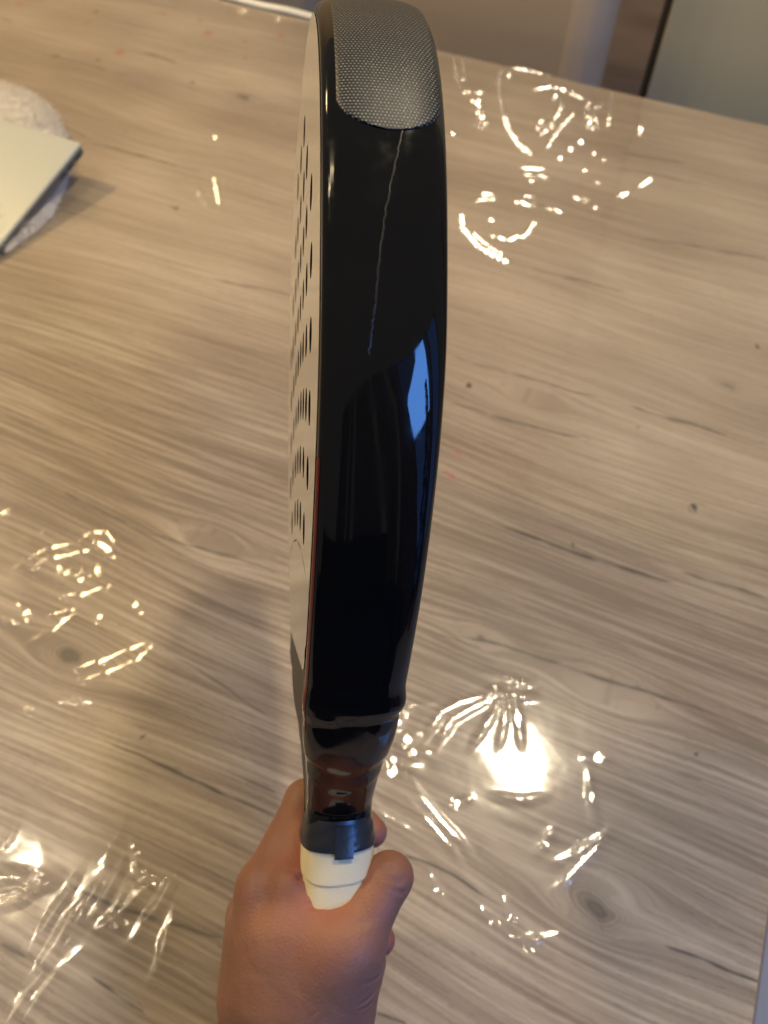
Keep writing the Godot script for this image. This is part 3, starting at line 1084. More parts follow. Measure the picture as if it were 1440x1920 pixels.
func panel(side: float, last: int) -> ArrayMesh:
	var edge := PackedVector2Array()
	for k in last + 1:
		if outline[k][0] < 0.1875: continue
		var p := rim(k, side)
		if k % 2 == 0 or k == last: edge.append(Vector2(p.y, p.z - 0.0004 if k < last else 0.0))
	var poly := PackedVector2Array()
	# rounded lower corners
	var e0 := edge[0]
	for q in 6:
		var a := PI / 2 * q / 5.0
		poly.append(Vector2(e0.x + 0.010 - 0.010 * cos(a), e0.y + 0.004 - 0.016 + 0.016 * sin(a)))
	for p in edge:
		if p.x > e0.x + 0.011: poly.append(p)
	for k in range(poly.size() - 1, -1, -1):
		if poly[k].y > 0.0: poly.append(Vector2(poly[k].x, -poly[k].y))
	var z := side * (FULL_T / 2 + 0.0003)
	var holes := [[0.2565, [54, 27, 4, -21, -53]], [0.2795, [74, 46, 22, 1, -22, -49, -78]], [0.302, [81, 60, 41, 22, 1, -21, -47, -76]], [0.3245, [83, 57, 35, 16, -5, -27, -52, -80]],
		[0.346, [82, 55, 32, 10, -12, -36, -62, -86]], [0.3685, [78, 50, 29, 7, -15, -40, -68]], [0.3925, [49, 27, 2, -23, -46]], [0.4155, [27, 1, -27]]]
	var curve := [0.0020, 0.0016, 0.0014, 0.0010, 0.0004, 0.0, 0.0, 0.0]
	var bounds := []
	for k in holes.size() + 1:
		var lo: float = holes[maxi(k - 1, 0)][0] - (0.0125 if k == 0 else 0.0)
		var hi: float = holes[mini(k, holes.size() - 1)][0] + (0.0125 if k == holes.size() else 0.0)
		if k == 0: hi = holes[0][0] - 0.0125
		if k == holes.size(): lo = hi
		var c: float = (curve[maxi(k - 1, 0)] + curve[mini(k, holes.size() - 1)]) / 2
		bounds.append([(lo + hi) / 2, c])
	var cuts := []
	var rings := []
	var R := 0.0063
	for k in range(-1, holes.size() + 1):
		var w0 := -0.15
		var ws := []
		if k >= 0 and k < holes.size():
			ws = holes[k][1].duplicate()
			ws.sort()
		var stops := [-0.15]
		for q in ws.size():
			stops.append(ws[q] * 0.001)
			if q < ws.size() - 1: stops.append((ws[q] + ws[q + 1]) * 0.0005)
		stops.append(0.15)
		for q in stops.size() - 1:
			var a: float = stops[q]
			var bb: float = stops[q + 1]
			var cell := PackedVector2Array()
			for g in 9:
				var w := lerpf(a, bb, g / 8.0)
				cell.append(Vector2(0.15 if k < 0 else bounds[k][0] - bounds[k][1] * pow(w * 1000 + 6, 2) * 0.001, w))
			for g in 9:
				var w := lerpf(bb, a, g / 8.0)
				cell.append(Vector2(0.5 if k >= holes.size() else bounds[k + 1][0] - bounds[k + 1][1] * pow(w * 1000 + 6, 2) * 0.001, w))
			var bits := Geometry2D.intersect_polygons(cell, poly)
			if ws.size():
				var hw: float = a if q % 2 == 1 else bb
				var hs: float = holes[k][0] - curve[k] * pow(hw * 1000 + 6, 2) * 0.001
				var ring := PackedVector2Array()
				for g in 20: ring.append(Vector2(hs + R * cos(TAU * g / 20.0), hw + R * sin(TAU * g / 20.0)))
				if q % 2 == 0: rings.append(ring)
				for bit in bits:
					for piece in Geometry2D.clip_polygons(bit, ring): cuts.append(piece)
			else:
				cuts.append_array(bits)
	var m := flat_polygons(cuts, func(q: Vector2) -> Vector3: return Vector3(-z, q.x, q.y), Vector3(-side, 0, 0), true)
	m.surface_set_material(0, M.panel)
	if side > 0:
		var pos := PackedVector3Array()
		var nor := PackedVector3Array()
		var ind := PackedInt32Array()
		for ring in rings:
			var c := Vector2.ZERO
			for q in ring: c += q / ring.size()
			var base := pos.size()
			for g in 21:
				var q: Vector2 = ring[g % 20]
				var n := (c - q).normalized()
				for zz in [z, -z]:
					pos.append(Vector3(-zz, q.x, q.y))
					nor.append(Vector3(0, n.x, n.y))
			for g in 20:
				var a: int = base + g * 2
				ind.append_array([a, a + 1, a + 3, a, a + 3, a + 2])
		arrays(pos, nor, ind, PackedVector2Array(), PackedColorArray(), m)
		m.surface_set_material(1, M.hole)
	return m


# the woven protective patch over the tip of the head
func guard(t: Node3D, last: int) -> void:
	var S := 256
	var col := Image.create(S, S, false, Image.FORMAT_RGB8)
	var hgt := Image.create(S, S, false, Image.FORMAT_L8)
	var grit := noise(0.03, 3, 51)
	for y in S:
		for x in S:
			# 8 x 8 staggered beads
			var fy := x / 32.0
			var fx := y / 32.0 + (0.5 if int(fy) % 2 else 0.0)
			var d := Vector2(fposmod(fx, 1.0) - 0.5, (fposmod(fy, 1.0) - 0.5) * 1.05).length()
			var k := smoothstep(0.45, 0.14, d)
			var g := 0.8 + 0.35 * grit.get_noise_2d(x, y)
			col.set_pixel(x, y, Color(0.065, 0.064, 0.062).lerp(Color(0.60, 0.60, 0.59), k * g))
			hgt.set_pixel(x, y, Color.WHITE * k)
	var m := StandardMaterial3D.new()
	m.albedo_texture = ImageTexture.create_from_image(col)
	m.roughness = 0.42
	m.metallic = 0.3
	m.heightmap_enabled = true
	m.heightmap_texture = ImageTexture.create_from_image(hgt)
	m.heightmap_scale = 0.013
	# distance along the rim
	var arc := [0.0]
	for k in last: arc.append(arc[k] + Vector2(outline[k + 1][0] - outline[k][0], outline[k + 1][1] - outline[k][1]).length())
	var k_end := 0
	while outline[k_end][0] < 0.3685: k_end += 1
	var a_end: float = arc[k_end]
	var total: float = arc[last]
	var rows := []
	var uvs := []
	var n := 120
	for i in range(-n, n + 1):
		# places along the rim, dense at the rounded ends
		var x := absf(i) / float(n)
		var back := (total - a_end) * sin(x * PI / 2)      # distance from the tip
		var a := total - back
		var k := last - 1
		while k > 0 and arc[k] > a: k -= 1
		var kf: float = k + (a - arc[k]) / maxf(arc[k + 1] - arc[k], 1e-9)
		var from_end := a - a_end
		var half := sqrt(maxf(0.0, 1.0 - pow(maxf(0.0, 1.0 - from_end / 0.011), 2.0)))
		half = maxf(half, 0.004)
		var r := PackedVector3Array()
		var uvr := []
		for j in 33:
			var sh := -1.0 + j / 16.0
			var px := -0.06 + 0.84 * half * sh
			var p := rim(kf, px, 0.00045 if j > 0 and j < 32 else 0.0)
			r.append(p if i <= 0 else mirrored(p))
			uvr.append(Vector2((a if i <= 0 else 2 * total - a) / 0.0090, px * FULL_T / 2 / 0.0090))
		rows.append(r)
		uvs.append(uvr)
	part("head_guard", sheet(rows, false, false, uvs), m, t)


func tube(s0: float, s1: float, ns: int, hx: Callable, hz: Callable, lift: Callable, p := 2.5) -> ArrayMesh:
	var rows := []
	for i in ns + 1:
		var s := lerpf(s0, s1, float(i) / ns)
		var r := PackedVector3Array()
		for j in 49:
			var a := TAU * j / 48.0
			var c := cos(a)
			var d := sin(a)
			var o: float = lift.call(s, a)
			r.append(Vector3(signf(c) * pow(absf(c), 2.0 / p) * (hx.call(s) + o), s, signf(d) * pow(absf(d), 2.0 / p) * (hz.call(s) + o)))
		rows.append(r)
	return sheet(rows, true, true)


func handle(t: Node3D) -> void:
	var cream := mat(0.82, 0.71, 0.45, 0.62)
	relief(cream, noise_texture(256, 0.09, 3, 61), 0.006, 25.0)
	cream.subsurf_scatter_enabled = true
	cream.subsurf_scatter_strength = 0.1
	var wrap := func(s: float, a: float) -> float:
		var turn := fposmod((s - 0.0985) / 0.026 + 0.10 * sin(a - 0.4), 1.0)
		return 0.0006 * (1.0 - turn) * smoothstep(0.0, 0.02, turn) - 0.0003
	var grip := tube(-0.004, 0.1135, 220, func(s: float) -> float: return 0.0161, func(s: float) -> float: return 0.0176, wrap)
	part("grip", grip, cream, t)
	var capm := mat(0.02, 0.02, 0.02, 0.5)
	part("butt_cap", tube(-0.010, -0.003, 6, func(s: float) -> float: return 0.0172 * ramp(s, -0.010, -0.006, 0.8, 1.0), func(s: float) -> float: return 0.0188 * ramp(s, -0.010, -0.006, 0.8, 1.0), func(_s: float, _a: float) -> float: return 0.0), capm, t)
	var tape := mat(0.022, 0.024, 0.028, 0.30)
	relief(tape, noise_texture(256, 0.05, 3, 62), 0.008, 20.0)
	var flare := func(s: float) -> float: return 0.0150 + 0.0018 * ramp(s, 0.1245, 0.1125, 0.0, 1.0)
	var flare_z := func(s: float) -> float: return 0.0164 + 0.0022 * ramp(s, 0.1245, 0.1125, 0.0, 1.0)
	part("tape_collar", tube(0.1105, 0.1235, 14, flare, flare_z, func(s: float, a: float) -> float: return 0.00015 * sin(a * 6.0 + s * 900.0)), tape, t)
	# the loose end of the tape, lying square over the collar
	var rows := []
	for i in 9:
		var s := lerpf(0.1082, 0.1215, i / 8.0)
		var r := PackedVector3Array()
		for j in 9:
			var x := lerpf(-0.0030, 0.0052, j / 8.0) + (s - 0.11) * 0.03
			var z := 0.0164 + 0.0022 * ramp(s, 0.1245, 0.1125, 0.0, 1.0)
			z *= pow(1.0 - pow(absf(x) / 0.0172, 2.5), 0.4)
			r.append(Vector3(x, s, z + 0.0004 + (0.0003 if s < 0.1105 else 0.0)))
		rows.append(r)
	part("tape_end", sheet(rows, false), tape, t)


# ------------------------------------------------------------------ the hand: tapered bones joined smoothly and meshed with surface nets
func hand() -> void:
	var bones := [
		[Vector3(-46.8, 856.2, -8.2), 19.0, Vector3(-47.8, 876.4, -29.2), 18.0, 9],  # wrist
		[Vector3(-17.6, 869.0, -8.9), 18.0, Vector3(-14.6, 893.2, -25.1), 16.5, 9],  # wrist
		[Vector3(-30.0, 880.9, -8.2), 20.0, Vector3(-30.6, 900.3, -28.1), 18.0, 12],  # wrist
		[Vector3(-52.0, 745.7, 87.6), 26.0, Vector3(-47.3, 856.1, -8.2), 20.5, 10],  # forearm
		[Vector3(-5.4, 753.8, 85.0), 26.0, Vector3(-16.1, 869.1, -9.0), 19.5, 10],  # forearm
		[Vector3(-27.8, 781.1, 81.5), 28.0, Vector3(-30.0, 880.9, -8.2), 20.0, 10],  # forearm
		[Vector3(-59.1, 867.1, -26.7), 8.5, Vector3(-57.8, 863.1, -21.2), 8.5, 7],  # ulna
		[Vector3(-32.6, 894.1, -26.5), 15.0, Vector3(-47.2, 916.2, -70.4), 12.8, 9],  # index MC
		[Vector3(-46.0, 875.0, -27.3), 15.0, Vector3(-55.0, 884.7, -64.5), 12.8, 9],  # mid MC
		[Vector3(-52.3, 855.2, -27.3), 14.0, Vector3(-57.7, 851.4, -52.7), 12.2, 9],  # ring MC
		[Vector3(-48.8, 837.9, -27.4), 13.0, Vector3(-61.0, 825.8, -48.1), 12.0, 8],  # pinky MC
		[Vector3(-43.7, 887.8, -34.8), 18.5, Vector3(-46.0, 898.4, -56.2), 16.5, 12],  # back
		[Vector3(-47.2, 916.2, -70.4), 12.2, Vector3(-32.8, 913.8, -111.4), 9.6, 6],  # idx1
		[Vector3(-35.3, 923.1, -73.1), 9.0, Vector3(-31.9, 921.5, -94.8), 7.0, 6],  # idx flesh
		[Vector3(-33.0, 911.8, -112.0), 9.6, Vector3(-16.0, 886.4, -117.9), 9.0, 4],  # idx2
		[Vector3(-16.0, 886.4, -117.9), 9.0, Vector3(0.7, 890.9, -103.7), 7.6, 4],  # idx3
		[Vector3(-19.3, 904.9, -24.3), 15.5, Vector3(-6.1, 929.2, -49.3), 13.5, 10],  # th MC
		[Vector3(-9.9, 897.0, -27.1), 14.0, Vector3(-4.1, 914.3, -44.0), 12.5, 10],  # th MC
		[Vector3(-5.7, 928.1, -49.4), 12.6, Vector3(8.9, 935.2, -74.4), 9.9, 5],  # th1
		[Vector3(8.9, 934.1, -74.6), 9.9, Vector3(7.2, 907.4, -82.2), 8.2, 4],  # th2
		[Vector3(-31.0, 922.3, -53.4), 10.0, Vector3(-15.5, 926.3, -45.3), 13.0, 10],  # web
		[Vector3(-33.4, 929.0, -68.6), 7.5, Vector3(-14.1, 925.8, -53.9), 7.5, 6],  # web
		[Vector3(-26.9, 923.4, -53.2), 11.0, Vector3(-10.6, 926.2, -46.9), 12.0, 9],  # web
		[Vector3(-46.6, 896.3, -49.9), 14.5, Vector3(-46.2, 884.9, -30.8), 14.8, 14],  # flesh
		[Vector3(-41.6, 914.0, -52.1), 14.0, Vector3(-37.7, 903.4, -30.7), 16.0, 14],  # flesh
		[Vector3(-29.1, 909.6, -37.5), 15.0, Vector3(-24.8, 901.2, -24.3), 16.0, 14],  # flesh
		[Vector3(-33.2, 915.9, -47.9), 12.0, Vector3(-19.6, 913.4, -38.5), 14.0, 14],  # web
		[Vector3(-35.1, 922.3, -70.4), 9.0, Vector3(-30.0, 920.1, -53.7), 11.0, 8],  # web
		[Vector3(-55.3, 882.5, -64.8), 11.5, Vector3(-49.2, 849.3, -87.3), 9.8, 5],  # mid1
		[Vector3(-49.2, 849.3, -87.3), 9.8, Vector3(-11.9, 840.3, -85.1), 9.0, 3],  # mid2
		[Vector3(-11.9, 840.3, -85.1), 9.0, Vector3(6.7, 861.1, -59.3), 7.8, 3],  # mid3
		[Vector3(-57.9, 849.1, -52.9), 11.5, Vector3(-50.0, 822.0, -73.4), 9.6, 5],  # ring1
		[Vector3(-50.0, 822.0, -73.4), 9.6, Vector3(-14.0, 819.8, -67.1), 8.8, 3],  # ring2
		[Vector3(-14.0, 819.8, -67.1), 8.8, Vector3(1.6, 844.8, -43.6), 7.6, 3],  # ring3
		[Vector3(-61.3, 823.5, -48.3), 10.5, Vector3(-43.9, 799.0, -55.5), 8.6, 5],  # pk1
		[Vector3(-43.9, 799.0, -55.5), 8.6, Vector3(-14.6, 800.4, -47.2), 8.0, 3],  # pk2
		[Vector3(-14.6, 800.4, -47.2), 8.0, Vector3(-1.0, 828.4, -31.2), 7.0, 3],  # pk3
		[Vector3(-49.2, 860.6, -48.4), 14.0, Vector3(-32.6, 851.7, -36.1), 16.0, 9],  # palm
	]
	var cell := 1.25
	var lo := Vector3.ONE * 1e9
	var hi := -lo
	for b in bones:
		for e in [[b[0], b[1]], [b[2], b[3]]]:
			lo = lo.min(e[0] - Vector3.ONE * (e[1] + 14.0))
			hi = hi.max(e[0] + Vector3.ONE * (e[1] + 14.0))
	var n := Vector3i(((hi - lo) / cell).ceil()) + Vector3i.ONE
	var f := PackedFloat32Array()
	f.resize(n.x * n.y * n.z)
	f.fill(12.0)
	for b in bones:
		var a: Vector3 = b[0]
		var c: Vector3 = b[2]
		var ra: float = b[1]
		var rc: float = b[3]
		var kk: float = b[4]
		var m := maxf(ra, rc) + 12.0
		var i0 := Vector3i(((a.min(c) - lo - Vector3.ONE * m) / cell).floor()).clamp(Vector3i.ZERO, n - Vector3i.ONE)
		var i1 := Vector3i(((a.max(c) - lo + Vector3.ONE * m) / cell).ceil()).clamp(Vector3i.ZERO, n - Vector3i.ONE)
		var ac := c - a
		var l2 := 1.0 / maxf(ac.length_squared(), 1e-6)
		for z in range(i0.z, i1.z + 1):
			for y in range(i0.y, i1.y + 1):
				var row := (z * n.y + y) * n.x
				for x in range(i0.x, i1.x + 1):
					var p := lo + Vector3(x, y, z) * cell - a
					var t := clampf(p.dot(ac) * l2, 0.0, 1.0)
					var d := (p - ac * t).length() - ra - (rc - ra) * t
					if d < 12.0:
						var o := row + x
						var e := f[o]
						var h := maxf(kk - absf(e - d), 0.0)
						f[o] = minf(e, d) - h * h / (4.0 * kk)
	# surface nets
	var at := PackedInt32Array()
	at.resize(f.size())
	at.fill(-1)
	var pos := PackedVector3Array()
	var ids := PackedInt32Array()
	var sy := n.x
	var sz := n.x * n.y
	var offs := [0, 1, sy, sy + 1, sz, sz + 1, sz + sy, sz + sy + 1]
	var edges := [[0, 1], [2, 3], [4, 5], [6, 7], [0, 2], [1, 3], [4, 6], [5, 7], [0, 4], [1, 5], [2, 6], [3, 7]]
	for z in n.z - 1:
		for y in n.y - 1:
			var o := z * sz + y * sy
			for x in n.x - 1:
				var v0 := f[o]
				if absf(v0) < 4.0:
					var neg := 0
					for q in offs:
						if f[o + q] < 0.0: neg += 1
					if neg > 0 and neg < 8:
						var s := Vector3.ZERO
						var cnt := 0
						for e in edges:
							var fa := f[o + offs[e[0]]]
							var fb := f[o + offs[e[1]]]
							if (fa < 0.0) != (fb < 0.0):
								var t := fa / (fa - fb)
								s += Vector3(e[0] & 1, e[0] >> 1 & 1, e[0] >> 2 & 1).lerp(Vector3(e[1] & 1, e[1] >> 1 & 1, e[1] >> 2 & 1), t)
								cnt += 1
						at[o] = pos.size()
						pos.append(lo + (Vector3(x, y, z) + s / cnt) * cell)
						ids.append(o)
				o += 1
	var ind := PackedInt32Array()
	for o in ids:
		var fa := f[o]
		for ax in [[1, sy, sz], [sy, sz, 1], [sz, 1, sy]]:
			var fb := f[o + ax[0]]
			if (fa < 0.0) == (fb < 0.0): continue
			var a := at[o]
			var b := at[o - ax[1]]
			var c := at[o - ax[1] - ax[2]]
			var d := at[o - ax[2]]
			if a < 0 or b < 0 or c < 0 or d < 0: continue
			if fa < 0.0: ind.append_array([a, c, b, a, d, c])
			else: ind.append_array([a, b, c, a, c, d])
	# normals from the field, colours by place
	var nor := PackedVector3Array()
	var col := PackedColorArray()
	var mott := noise(0.05, 3, 71)
	var blush := [
		[Vector3(-18.4, 929.4, -59.7), 12.0, 0.75],
		[Vector3(-32.6, 929.2, -74.7), 14.0, 0.40],
		[Vector3(10.0, 937.8, -74.6), 13.0, 0.20],
		[Vector3(2.2, 891.4, -101.0), 11.0, 0.80],
		[Vector3(6.7, 862.9, -58.3), 12.0, 0.80],
		[Vector3(1.7, 846.3, -42.3), 12.0, 0.80],
		[Vector3(-0.5, 831.9, -31.0), 11.0, 0.80],
		[Vector3(3.7, 911.5, -38.5), 16.0, 0.35],
		[Vector3(-33.7, 918.5, -90.7), 12.0, 0.30],
	]
	for k in pos.size():
		var o := ids[k]
		var g := Vector3(f[o + 1] - f[o - 1] + f[o + 1 + sy + sz] - f[o + sy + sz], f[o + sy] - f[o - sy] + f[o + 1 + sy + sz] - f[o + 1 + sz], f[o + sz] - f[o - sz] + f[o + 1 + sy + sz] - f[o + 1 + sy])
		nor.append(g.normalized())
		var p := pos[k]
		var red := 0.0
		for spot_at in blush:
			red += spot_at[2] * exp(-p.distance_squared_to(spot_at[0]) / (2.0 * spot_at[1] * spot_at[1]))
		red = clampf(red + 0.18 * mott.get_noise_3dv(p) + 0.10, 0.0, 1.0)
		var c := Vector3(0.252, 0.124, 0.076).lerp(Vector3(0.33, 0.112, 0.080), red) * (1.0 + 0.12 * mott.get_noise_3dv(p * 0.5 + Vector3(50, 0, 0)))
		col.append(Color(c.x, c.y, c.z))
	groove(pos, nor)
	nor.fill(Vector3.ZERO)
	for k in range(0, ind.size(), 3):
		var fn := (pos[ind[k + 2]] - pos[ind[k]]).cross(pos[ind[k + 1]] - pos[ind[k]])
		for q in 3: nor[ind[k + q]] += fn
	for k in pos.size():
		nor[k] = nor[k].normalized()
		pos[k] *= 0.001
	var skin := StandardMaterial3D.new()
	skin.vertex_color_use_as_albedo = true
	skin.roughness = 0.58
	skin.subsurf_scatter_enabled = true
	skin.subsurf_scatter_strength = 0.06
	var pores := noise_texture(512, 0.055, 2, 73)
	(pores.noise as FastNoiseLite).noise_type = FastNoiseLite.TYPE_CELLULAR
	(pores.noise as FastNoiseLite).cellular_return_type = FastNoiseLite.RETURN_DISTANCE2_SUB
	relief(skin, pores, 0.022, 20.0)
	var t := thing("hand", Transform3D(), "bare hand and wrist gripping the cream handle of the racket", "hand")
	part("skin", arrays(pos, nor, ind, PackedVector2Array(), col), skin, t)


# creases of the skin: lines (in mm) that press the surface in a little, with soft lips
func groove(pos: PackedVector3Array, nor: PackedVector3Array) -> void:
	var lines := [
		[[Vector3(-31.5, 943.8, -74.5), Vector3(-30.5, 936.4, -72.7), Vector3(-27.9, 929.1, -71.2), Vector3(-26.5, 922.9, -71.2)], 1.2, 1.50],
		[[Vector3(-29.6, 931.8, -66.5), Vector3(-25.5, 931.5, -64.9), Vector3(-20.9, 931.8, -64.1), Vector3(-16.3, 931.3, -62.3)], 1.1, 1.20],
		[[Vector3(-27.9, 929.5, -71.8), Vector3(-26.6, 931.1, -69.7), Vector3(-22.3, 930.9, -65.1)], 1.1, 1.20],
		[[Vector3(-25.8, 931.1, -60.3), Vector3(-20.5, 931.3, -59.0), Vector3(-15.4, 933.1, -59.7)], 1.4, 1.50],
		[[Vector3(-37.4, 934.5, -75.3), Vector3(-33.4, 933.7, -74.1), Vector3(-30.1, 933.2, -73.4)], 0.9, 0.52],
		[[Vector3(10.8, 926.3, -46.9), Vector3(4.5, 929.0, -43.8), Vector3(-1.1, 932.9, -42.4)], 0.9, 0.75],
		[[Vector3(8.5, 920.2, -41.9), Vector3(3.5, 923.8, -38.3), Vector3(-2.1, 928.8, -36.8)], 1.0, 0.90],
		[[Vector3(6.9, 916.0, -36.2), Vector3(2.6, 918.7, -31.4), Vector3(-3.5, 921.9, -27.2)], 1.0, 0.90],
		[[Vector3(5.0, 911.5, -29.9), Vector3(0.2, 915.3, -28.4), Vector3(-4.7, 919.1, -26.8)], 0.8, 0.60],
		[[Vector3(12.5, 944.1, -78.2), Vector3(9.4, 943.2, -75.3), Vector3(4.3, 943.8, -74.4)], 0.9, 0.52],
		[[Vector3(16.6, 940.8, -73.6), Vector3(12.1, 941.7, -71.5), Vector3(6.3, 944.5, -71.9)], 0.9, 0.60],
		[[Vector3(17.5, 938.1, -70.0), Vector3(13.6, 939.1, -67.9), Vector3(8.4, 942.3, -68.9)], 0.9, 0.52],
		[[Vector3(-23.2, 919.6, -24.1), Vector3(-18.4, 922.6, -28.2)], 0.7, 0.38],
		[[Vector3(-8.4, 939.6, -51.7), Vector3(-2.3, 940.1, -54.0), Vector3(3.7, 941.4, -57.4)], 1.3, 0.45],
		[[Vector3(-48.2, 929.5, -63.2), Vector3(-42.9, 927.3, -60.2)], 1.1, 0.38],
	]
	var fold := noise(0.16, 3, 77)
	for k in pos.size():
		var p := pos[k]
		var n := nor[k]
		var d := 0.10 * fold.get_noise_3dv(p * Vector3(1.0, 0.6, 1.0))
		for l in lines:
			var best := 99.0
			var share := 0.0
			for q in l[0].size() - 1:
				var a: Vector3 = l[0][q]
				var ab: Vector3 = l[0][q + 1] - a
				var t := clampf((p - a).dot(ab) / ab.length_squared(), 0.0, 1.0)
				var off := p - a - ab * t
				if off.length_squared() > 400.0: continue
				off -= n * off.dot(n)
				if off.length() < best:
					best = off.length()
					share = (q + t) / (l[0].size() - 1)
			if best < 6.0:
				var w: float = l[1]
				d += l[2] * (0.25 * exp(-pow((best - w * 1.9) / w, 2.0)) - exp(-pow(best / w, 2.0))) * sin(PI * clampf(share, 0.08, 0.92))
		pos[k] = p + n * d


# ------------------------------------------------------------------ what lights the place
func lamps() -> void:
	var glow := StandardMaterial3D.new()
	glow.albedo_color = Color(1, 0.95, 0.85)
	glow.emission_enabled = true
	glow.emission = Color(1.0, 0.93, 0.80)
	glow.emission_energy_multiplier = 6.0
	var brass := mat(0.35, 0.28, 0.16, 0.3, 0.8)
	var t := thing("pendant_lamp", Transform3D(Basis(), PENDANT), "round glowing pendant lamp hanging above the table", "lamp")
	var bulb := SphereMesh.new()
	bulb.radius = 0.065
	bulb.height = 0.13
	part("lamp_globe", bulb, glow, t)
	var rod := CylinderMesh.new()
	rod.top_radius = 0.006
	rod.bottom_radius = 0.006
	rod.height = 0.5
	part("rod", rod, brass, t, Transform3D(Basis(), Vector3(0, 0.31, 0)))
	lamp(PENDANT, 1.2, 0.06)
	var s := thing("spotlight_bar", Transform3D(Basis(), SPOTS), "ceiling bar with four small glowing bulbs left of the table", "lamp")
	part("bar", rounded_box(Vector3(0.34, 0.012, 0.05), 0.005), brass, s, Transform3D(Basis(), Vector3(0, 0.07, 0)))
	var small := SphereMesh.new()
	small.radius = 0.03
	small.height = 0.06
	for k in 4:
		var x := -0.27 + 0.18 * k
		var z := 0.03 * (1 if k % 2 else -1)
		part("bulb", small, glow, s, Transform3D(Basis(), Vector3(x, 0, z)))
		lamp(SPOTS + Vector3(x, 0, z), 0.15, 0.016)


	var d := thing("downlight", Transform3D(Basis(), DOWNLIGHT), "single small warm ceiling downlight above the far end of the table", "lamp")
	var disc := SphereMesh.new()
	disc.radius = 0.13
	disc.height = 0.16
	part("bulb", disc, glow, d)
	var ring := TorusMesh.new()
	ring.inner_radius = 0.125
	ring.outer_radius = 0.155
	part("trim_ring", ring, brass, d, Transform3D(Basis(), Vector3(0, 0.03, 0)))
	lamp(DOWNLIGHT, 2.1, 0.12, Color(1.0, 0.86, 0.62))


func lamp(at: Vector3, energy: float, size: float, tint := Color(1.0, 0.93, 0.79)) -> void:
	var l := OmniLight3D.new()
	l.name = "lamp_light"
	l.light_color = tint
	l.light_energy = energy
	l.light_size = size
	l.omni_range = 8.0
	l.omni_attenuation = 2.0
	l.shadow_enabled = true
	add_child(l, true)
	l.position = at


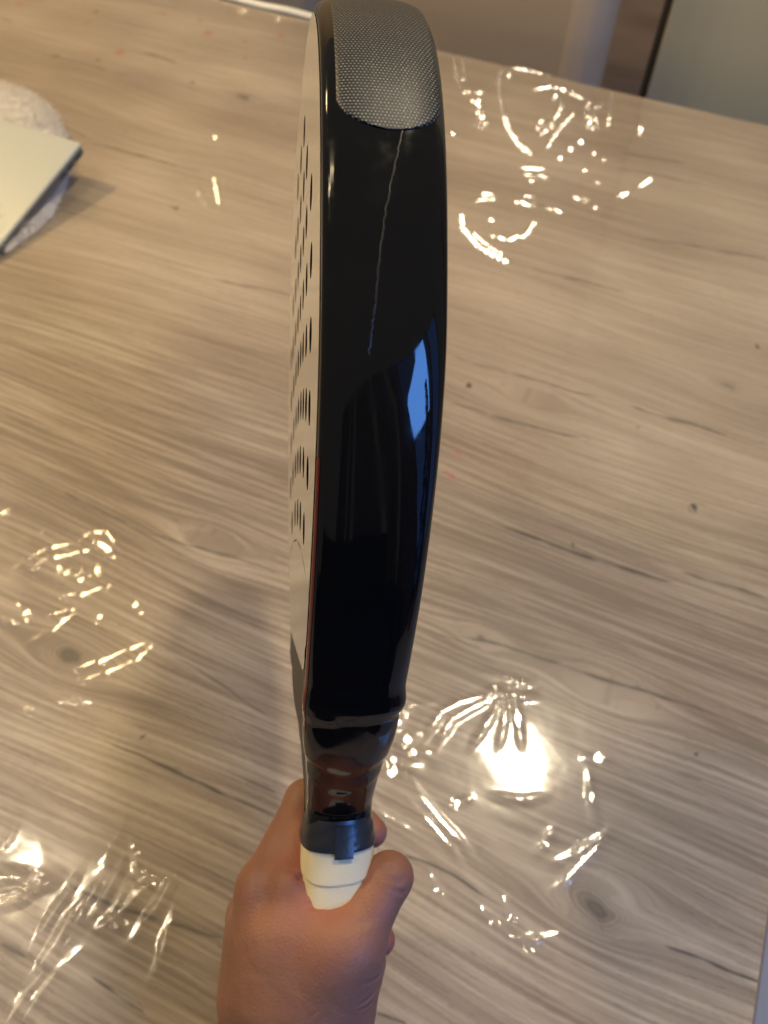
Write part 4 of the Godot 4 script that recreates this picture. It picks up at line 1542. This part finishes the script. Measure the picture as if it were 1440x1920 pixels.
func window() -> void:
	# stands behind the viewer's right shoulder; the racket's rim mirrors it
	var dir := Vector3(0.743, 0.0, 0.669)
	var at := Vector3(0.01, 2.0, -0.168) + dir * 1.75
	var b := Basis.looking_at(dir, Vector3.UP)      # -z looks outwards
	var t := thing("window", Transform3D(b, Vector3(at.x, 0, at.z)), "daylit window between dark curtains behind the viewer", "window")
	var sky := StandardMaterial3D.new()
	sky.albedo_color = Color(0, 0, 0)
	sky.emission_enabled = true
	sky.emission = Color(0.30, 0.56, 1.0)
	sky.emission_energy_multiplier = 2.0
	var dim := sky.duplicate()
	dim.emission = Color(0.28, 0.40, 0.66)
	dim.emission_energy_multiplier = 1.5
	part("pane", rounded_box(Vector3(0.47, 0.57, 0.004), 0.001), sky, t, Transform3D(Basis(), Vector3(0.15, 2.19, -0.03)))
	part("pane", rounded_box(Vector3(0.47, 0.66, 0.004), 0.001), dim, t, Transform3D(Basis(), Vector3(0.15, 0.90, -0.03)))
	part("pane", rounded_box(Vector3(0.30, 1.23, 0.004), 0.001), dim, t, Transform3D(Basis(), Vector3(-0.70, 1.53, -0.03)))
	var fr := mat(0.03, 0.03, 0.03, 0.4)
	for x in [-1.03, -0.36, 0.65]: part("frame_post", rounded_box(Vector3(0.03, 1.30, 0.03), 0.004), fr, t, Transform3D(Basis(), Vector3(x, 1.51, -0.02)))
	for y in [0.2, 1.59, 2.79]: part("frame_rail", rounded_box(Vector3(0.47, 0.028, 0.03), 0.004), fr, t, Transform3D(Basis(), Vector3(0.15, y, -0.02)))
	# a dark conifer in front of the lower part of the glass
	var leaf := mat(0.012, 0.03, 0.022, 0.7)
	var st := SurfaceTool.new()
	st.begin(Mesh.PRIMITIVE_TRIANGLES)
	for k in 1500:
		var hgt := pow(rng.randf(), 1.4)
		var rad := 0.19 * (1.0 - hgt) * (0.75 + 0.25 * sin(hgt * 40.0))
		var a := rng.randf() * TAU
		var q := Vector3(cos(a) * rad, 0.25 + 1.75 * hgt, sin(a) * rad * 0.35)
		var o := Vector3(cos(a), -0.3, sin(a) * 0.4) * rng.randf_range(0.04, 0.08)
		var w := Vector3(rng.randf_range(-1, 1), rng.randf_range(-1, 1), 0.3) * 0.022
		for v in [q - w, q + o, q + w]:
			st.set_normal(Vector3(cos(a), 0.3, sin(a)).normalized())
			st.add_vertex(v)
	var con := thing("conifer", Transform3D(b, Vector3(at.x, 0, at.z) + b.x * -0.06 + b.z * 0.12), "dark slim potted conifer in front of the daylit window", "plant")
	tag(part("foliage", st.commit(), leaf, con), "", "", "", "stuff")
	var trunk := CylinderMesh.new()
	trunk.top_radius = 0.008
	trunk.bottom_radius = 0.02
	trunk.height = 1.7
	part("trunk", trunk, mat(0.05, 0.035, 0.02, 0.8), con, Transform3D(Basis(), Vector3(0, 0.85, 0)))
	var pot := CylinderMesh.new()
	pot.top_radius = 0.13
	pot.bottom_radius = 0.10
	pot.height = 0.24
	part("pot", pot, mat(0.2, 0.09, 0.05, 0.7), con, Transform3D(Basis(), Vector3(0, 0.12, 0)))
	var l := AreaLight3D.new()
	l.name = "window_light"
	l.light_color = Color(0.40, 0.64, 1.0)
	l.light_energy = 3.6
	l.area_size = Vector2(0.94, 1.14)
	l.area_range = 8.0
	l.shadow_enabled = true
	add_child(l)
	l.transform = Transform3D(b.rotated(Vector3.UP, PI), Vector3(at.x, 2.19, at.z) + b.x * 0.15)
	var cloth := mat(0.10, 0.09, 0.085, 0.9)
	cloth.backlight_enabled = true
	cloth.backlight = Color(0.25, 0.25, 0.27)
	var drapes := [[-0.18, -0.40, 0.0, "slim dark curtain drawn half across the daylit window pane"], [0.30, 0.74, 1.0, "wide dark curtain gathered at the inner side of the daylit window"],
		[0.80, 1.00, 0.0, "dark drape hanging next to the wide gathered curtain"], [1.05, 1.52, 0.0, "broad dark drape between two narrower ones behind the viewer"], [1.62, 1.78, 0.0, "narrowest dark drape behind the viewer"], [1.84, 2.5, 0.0, "widest dark drape, last of the row behind the viewer"]]
	for d in drapes:
		var rows := []
		for i in 50:
			var r := PackedVector3Array()
			for j in 24:
				var y := lerpf(0.05, 2.75, j / 23.0)
				var pinch: float = d[2] * (0.40 * smoothstep(2.05, 2.65, y) - 0.22 * smoothstep(1.14, 2.0, y) + 0.20 * smoothstep(1.14, 0.5, y))
				var x := lerpf(d[0] - pinch, d[1], i / 49.0)
				r.append(Vector3(x, y, 0.08 + 0.018 * sin(x * 60.0 + 0.3 * sin(y * 3.0)) + 0.008 * sin(x * 140.0)))
			rows.append(r)
		var c := part("curtain", sheet(rows, d[1] < d[0]), cloth, self, Transform3D(b, Vector3(at.x, 0, at.z)))
		tag(c, d[3], "curtain", "curtains behind the viewer")
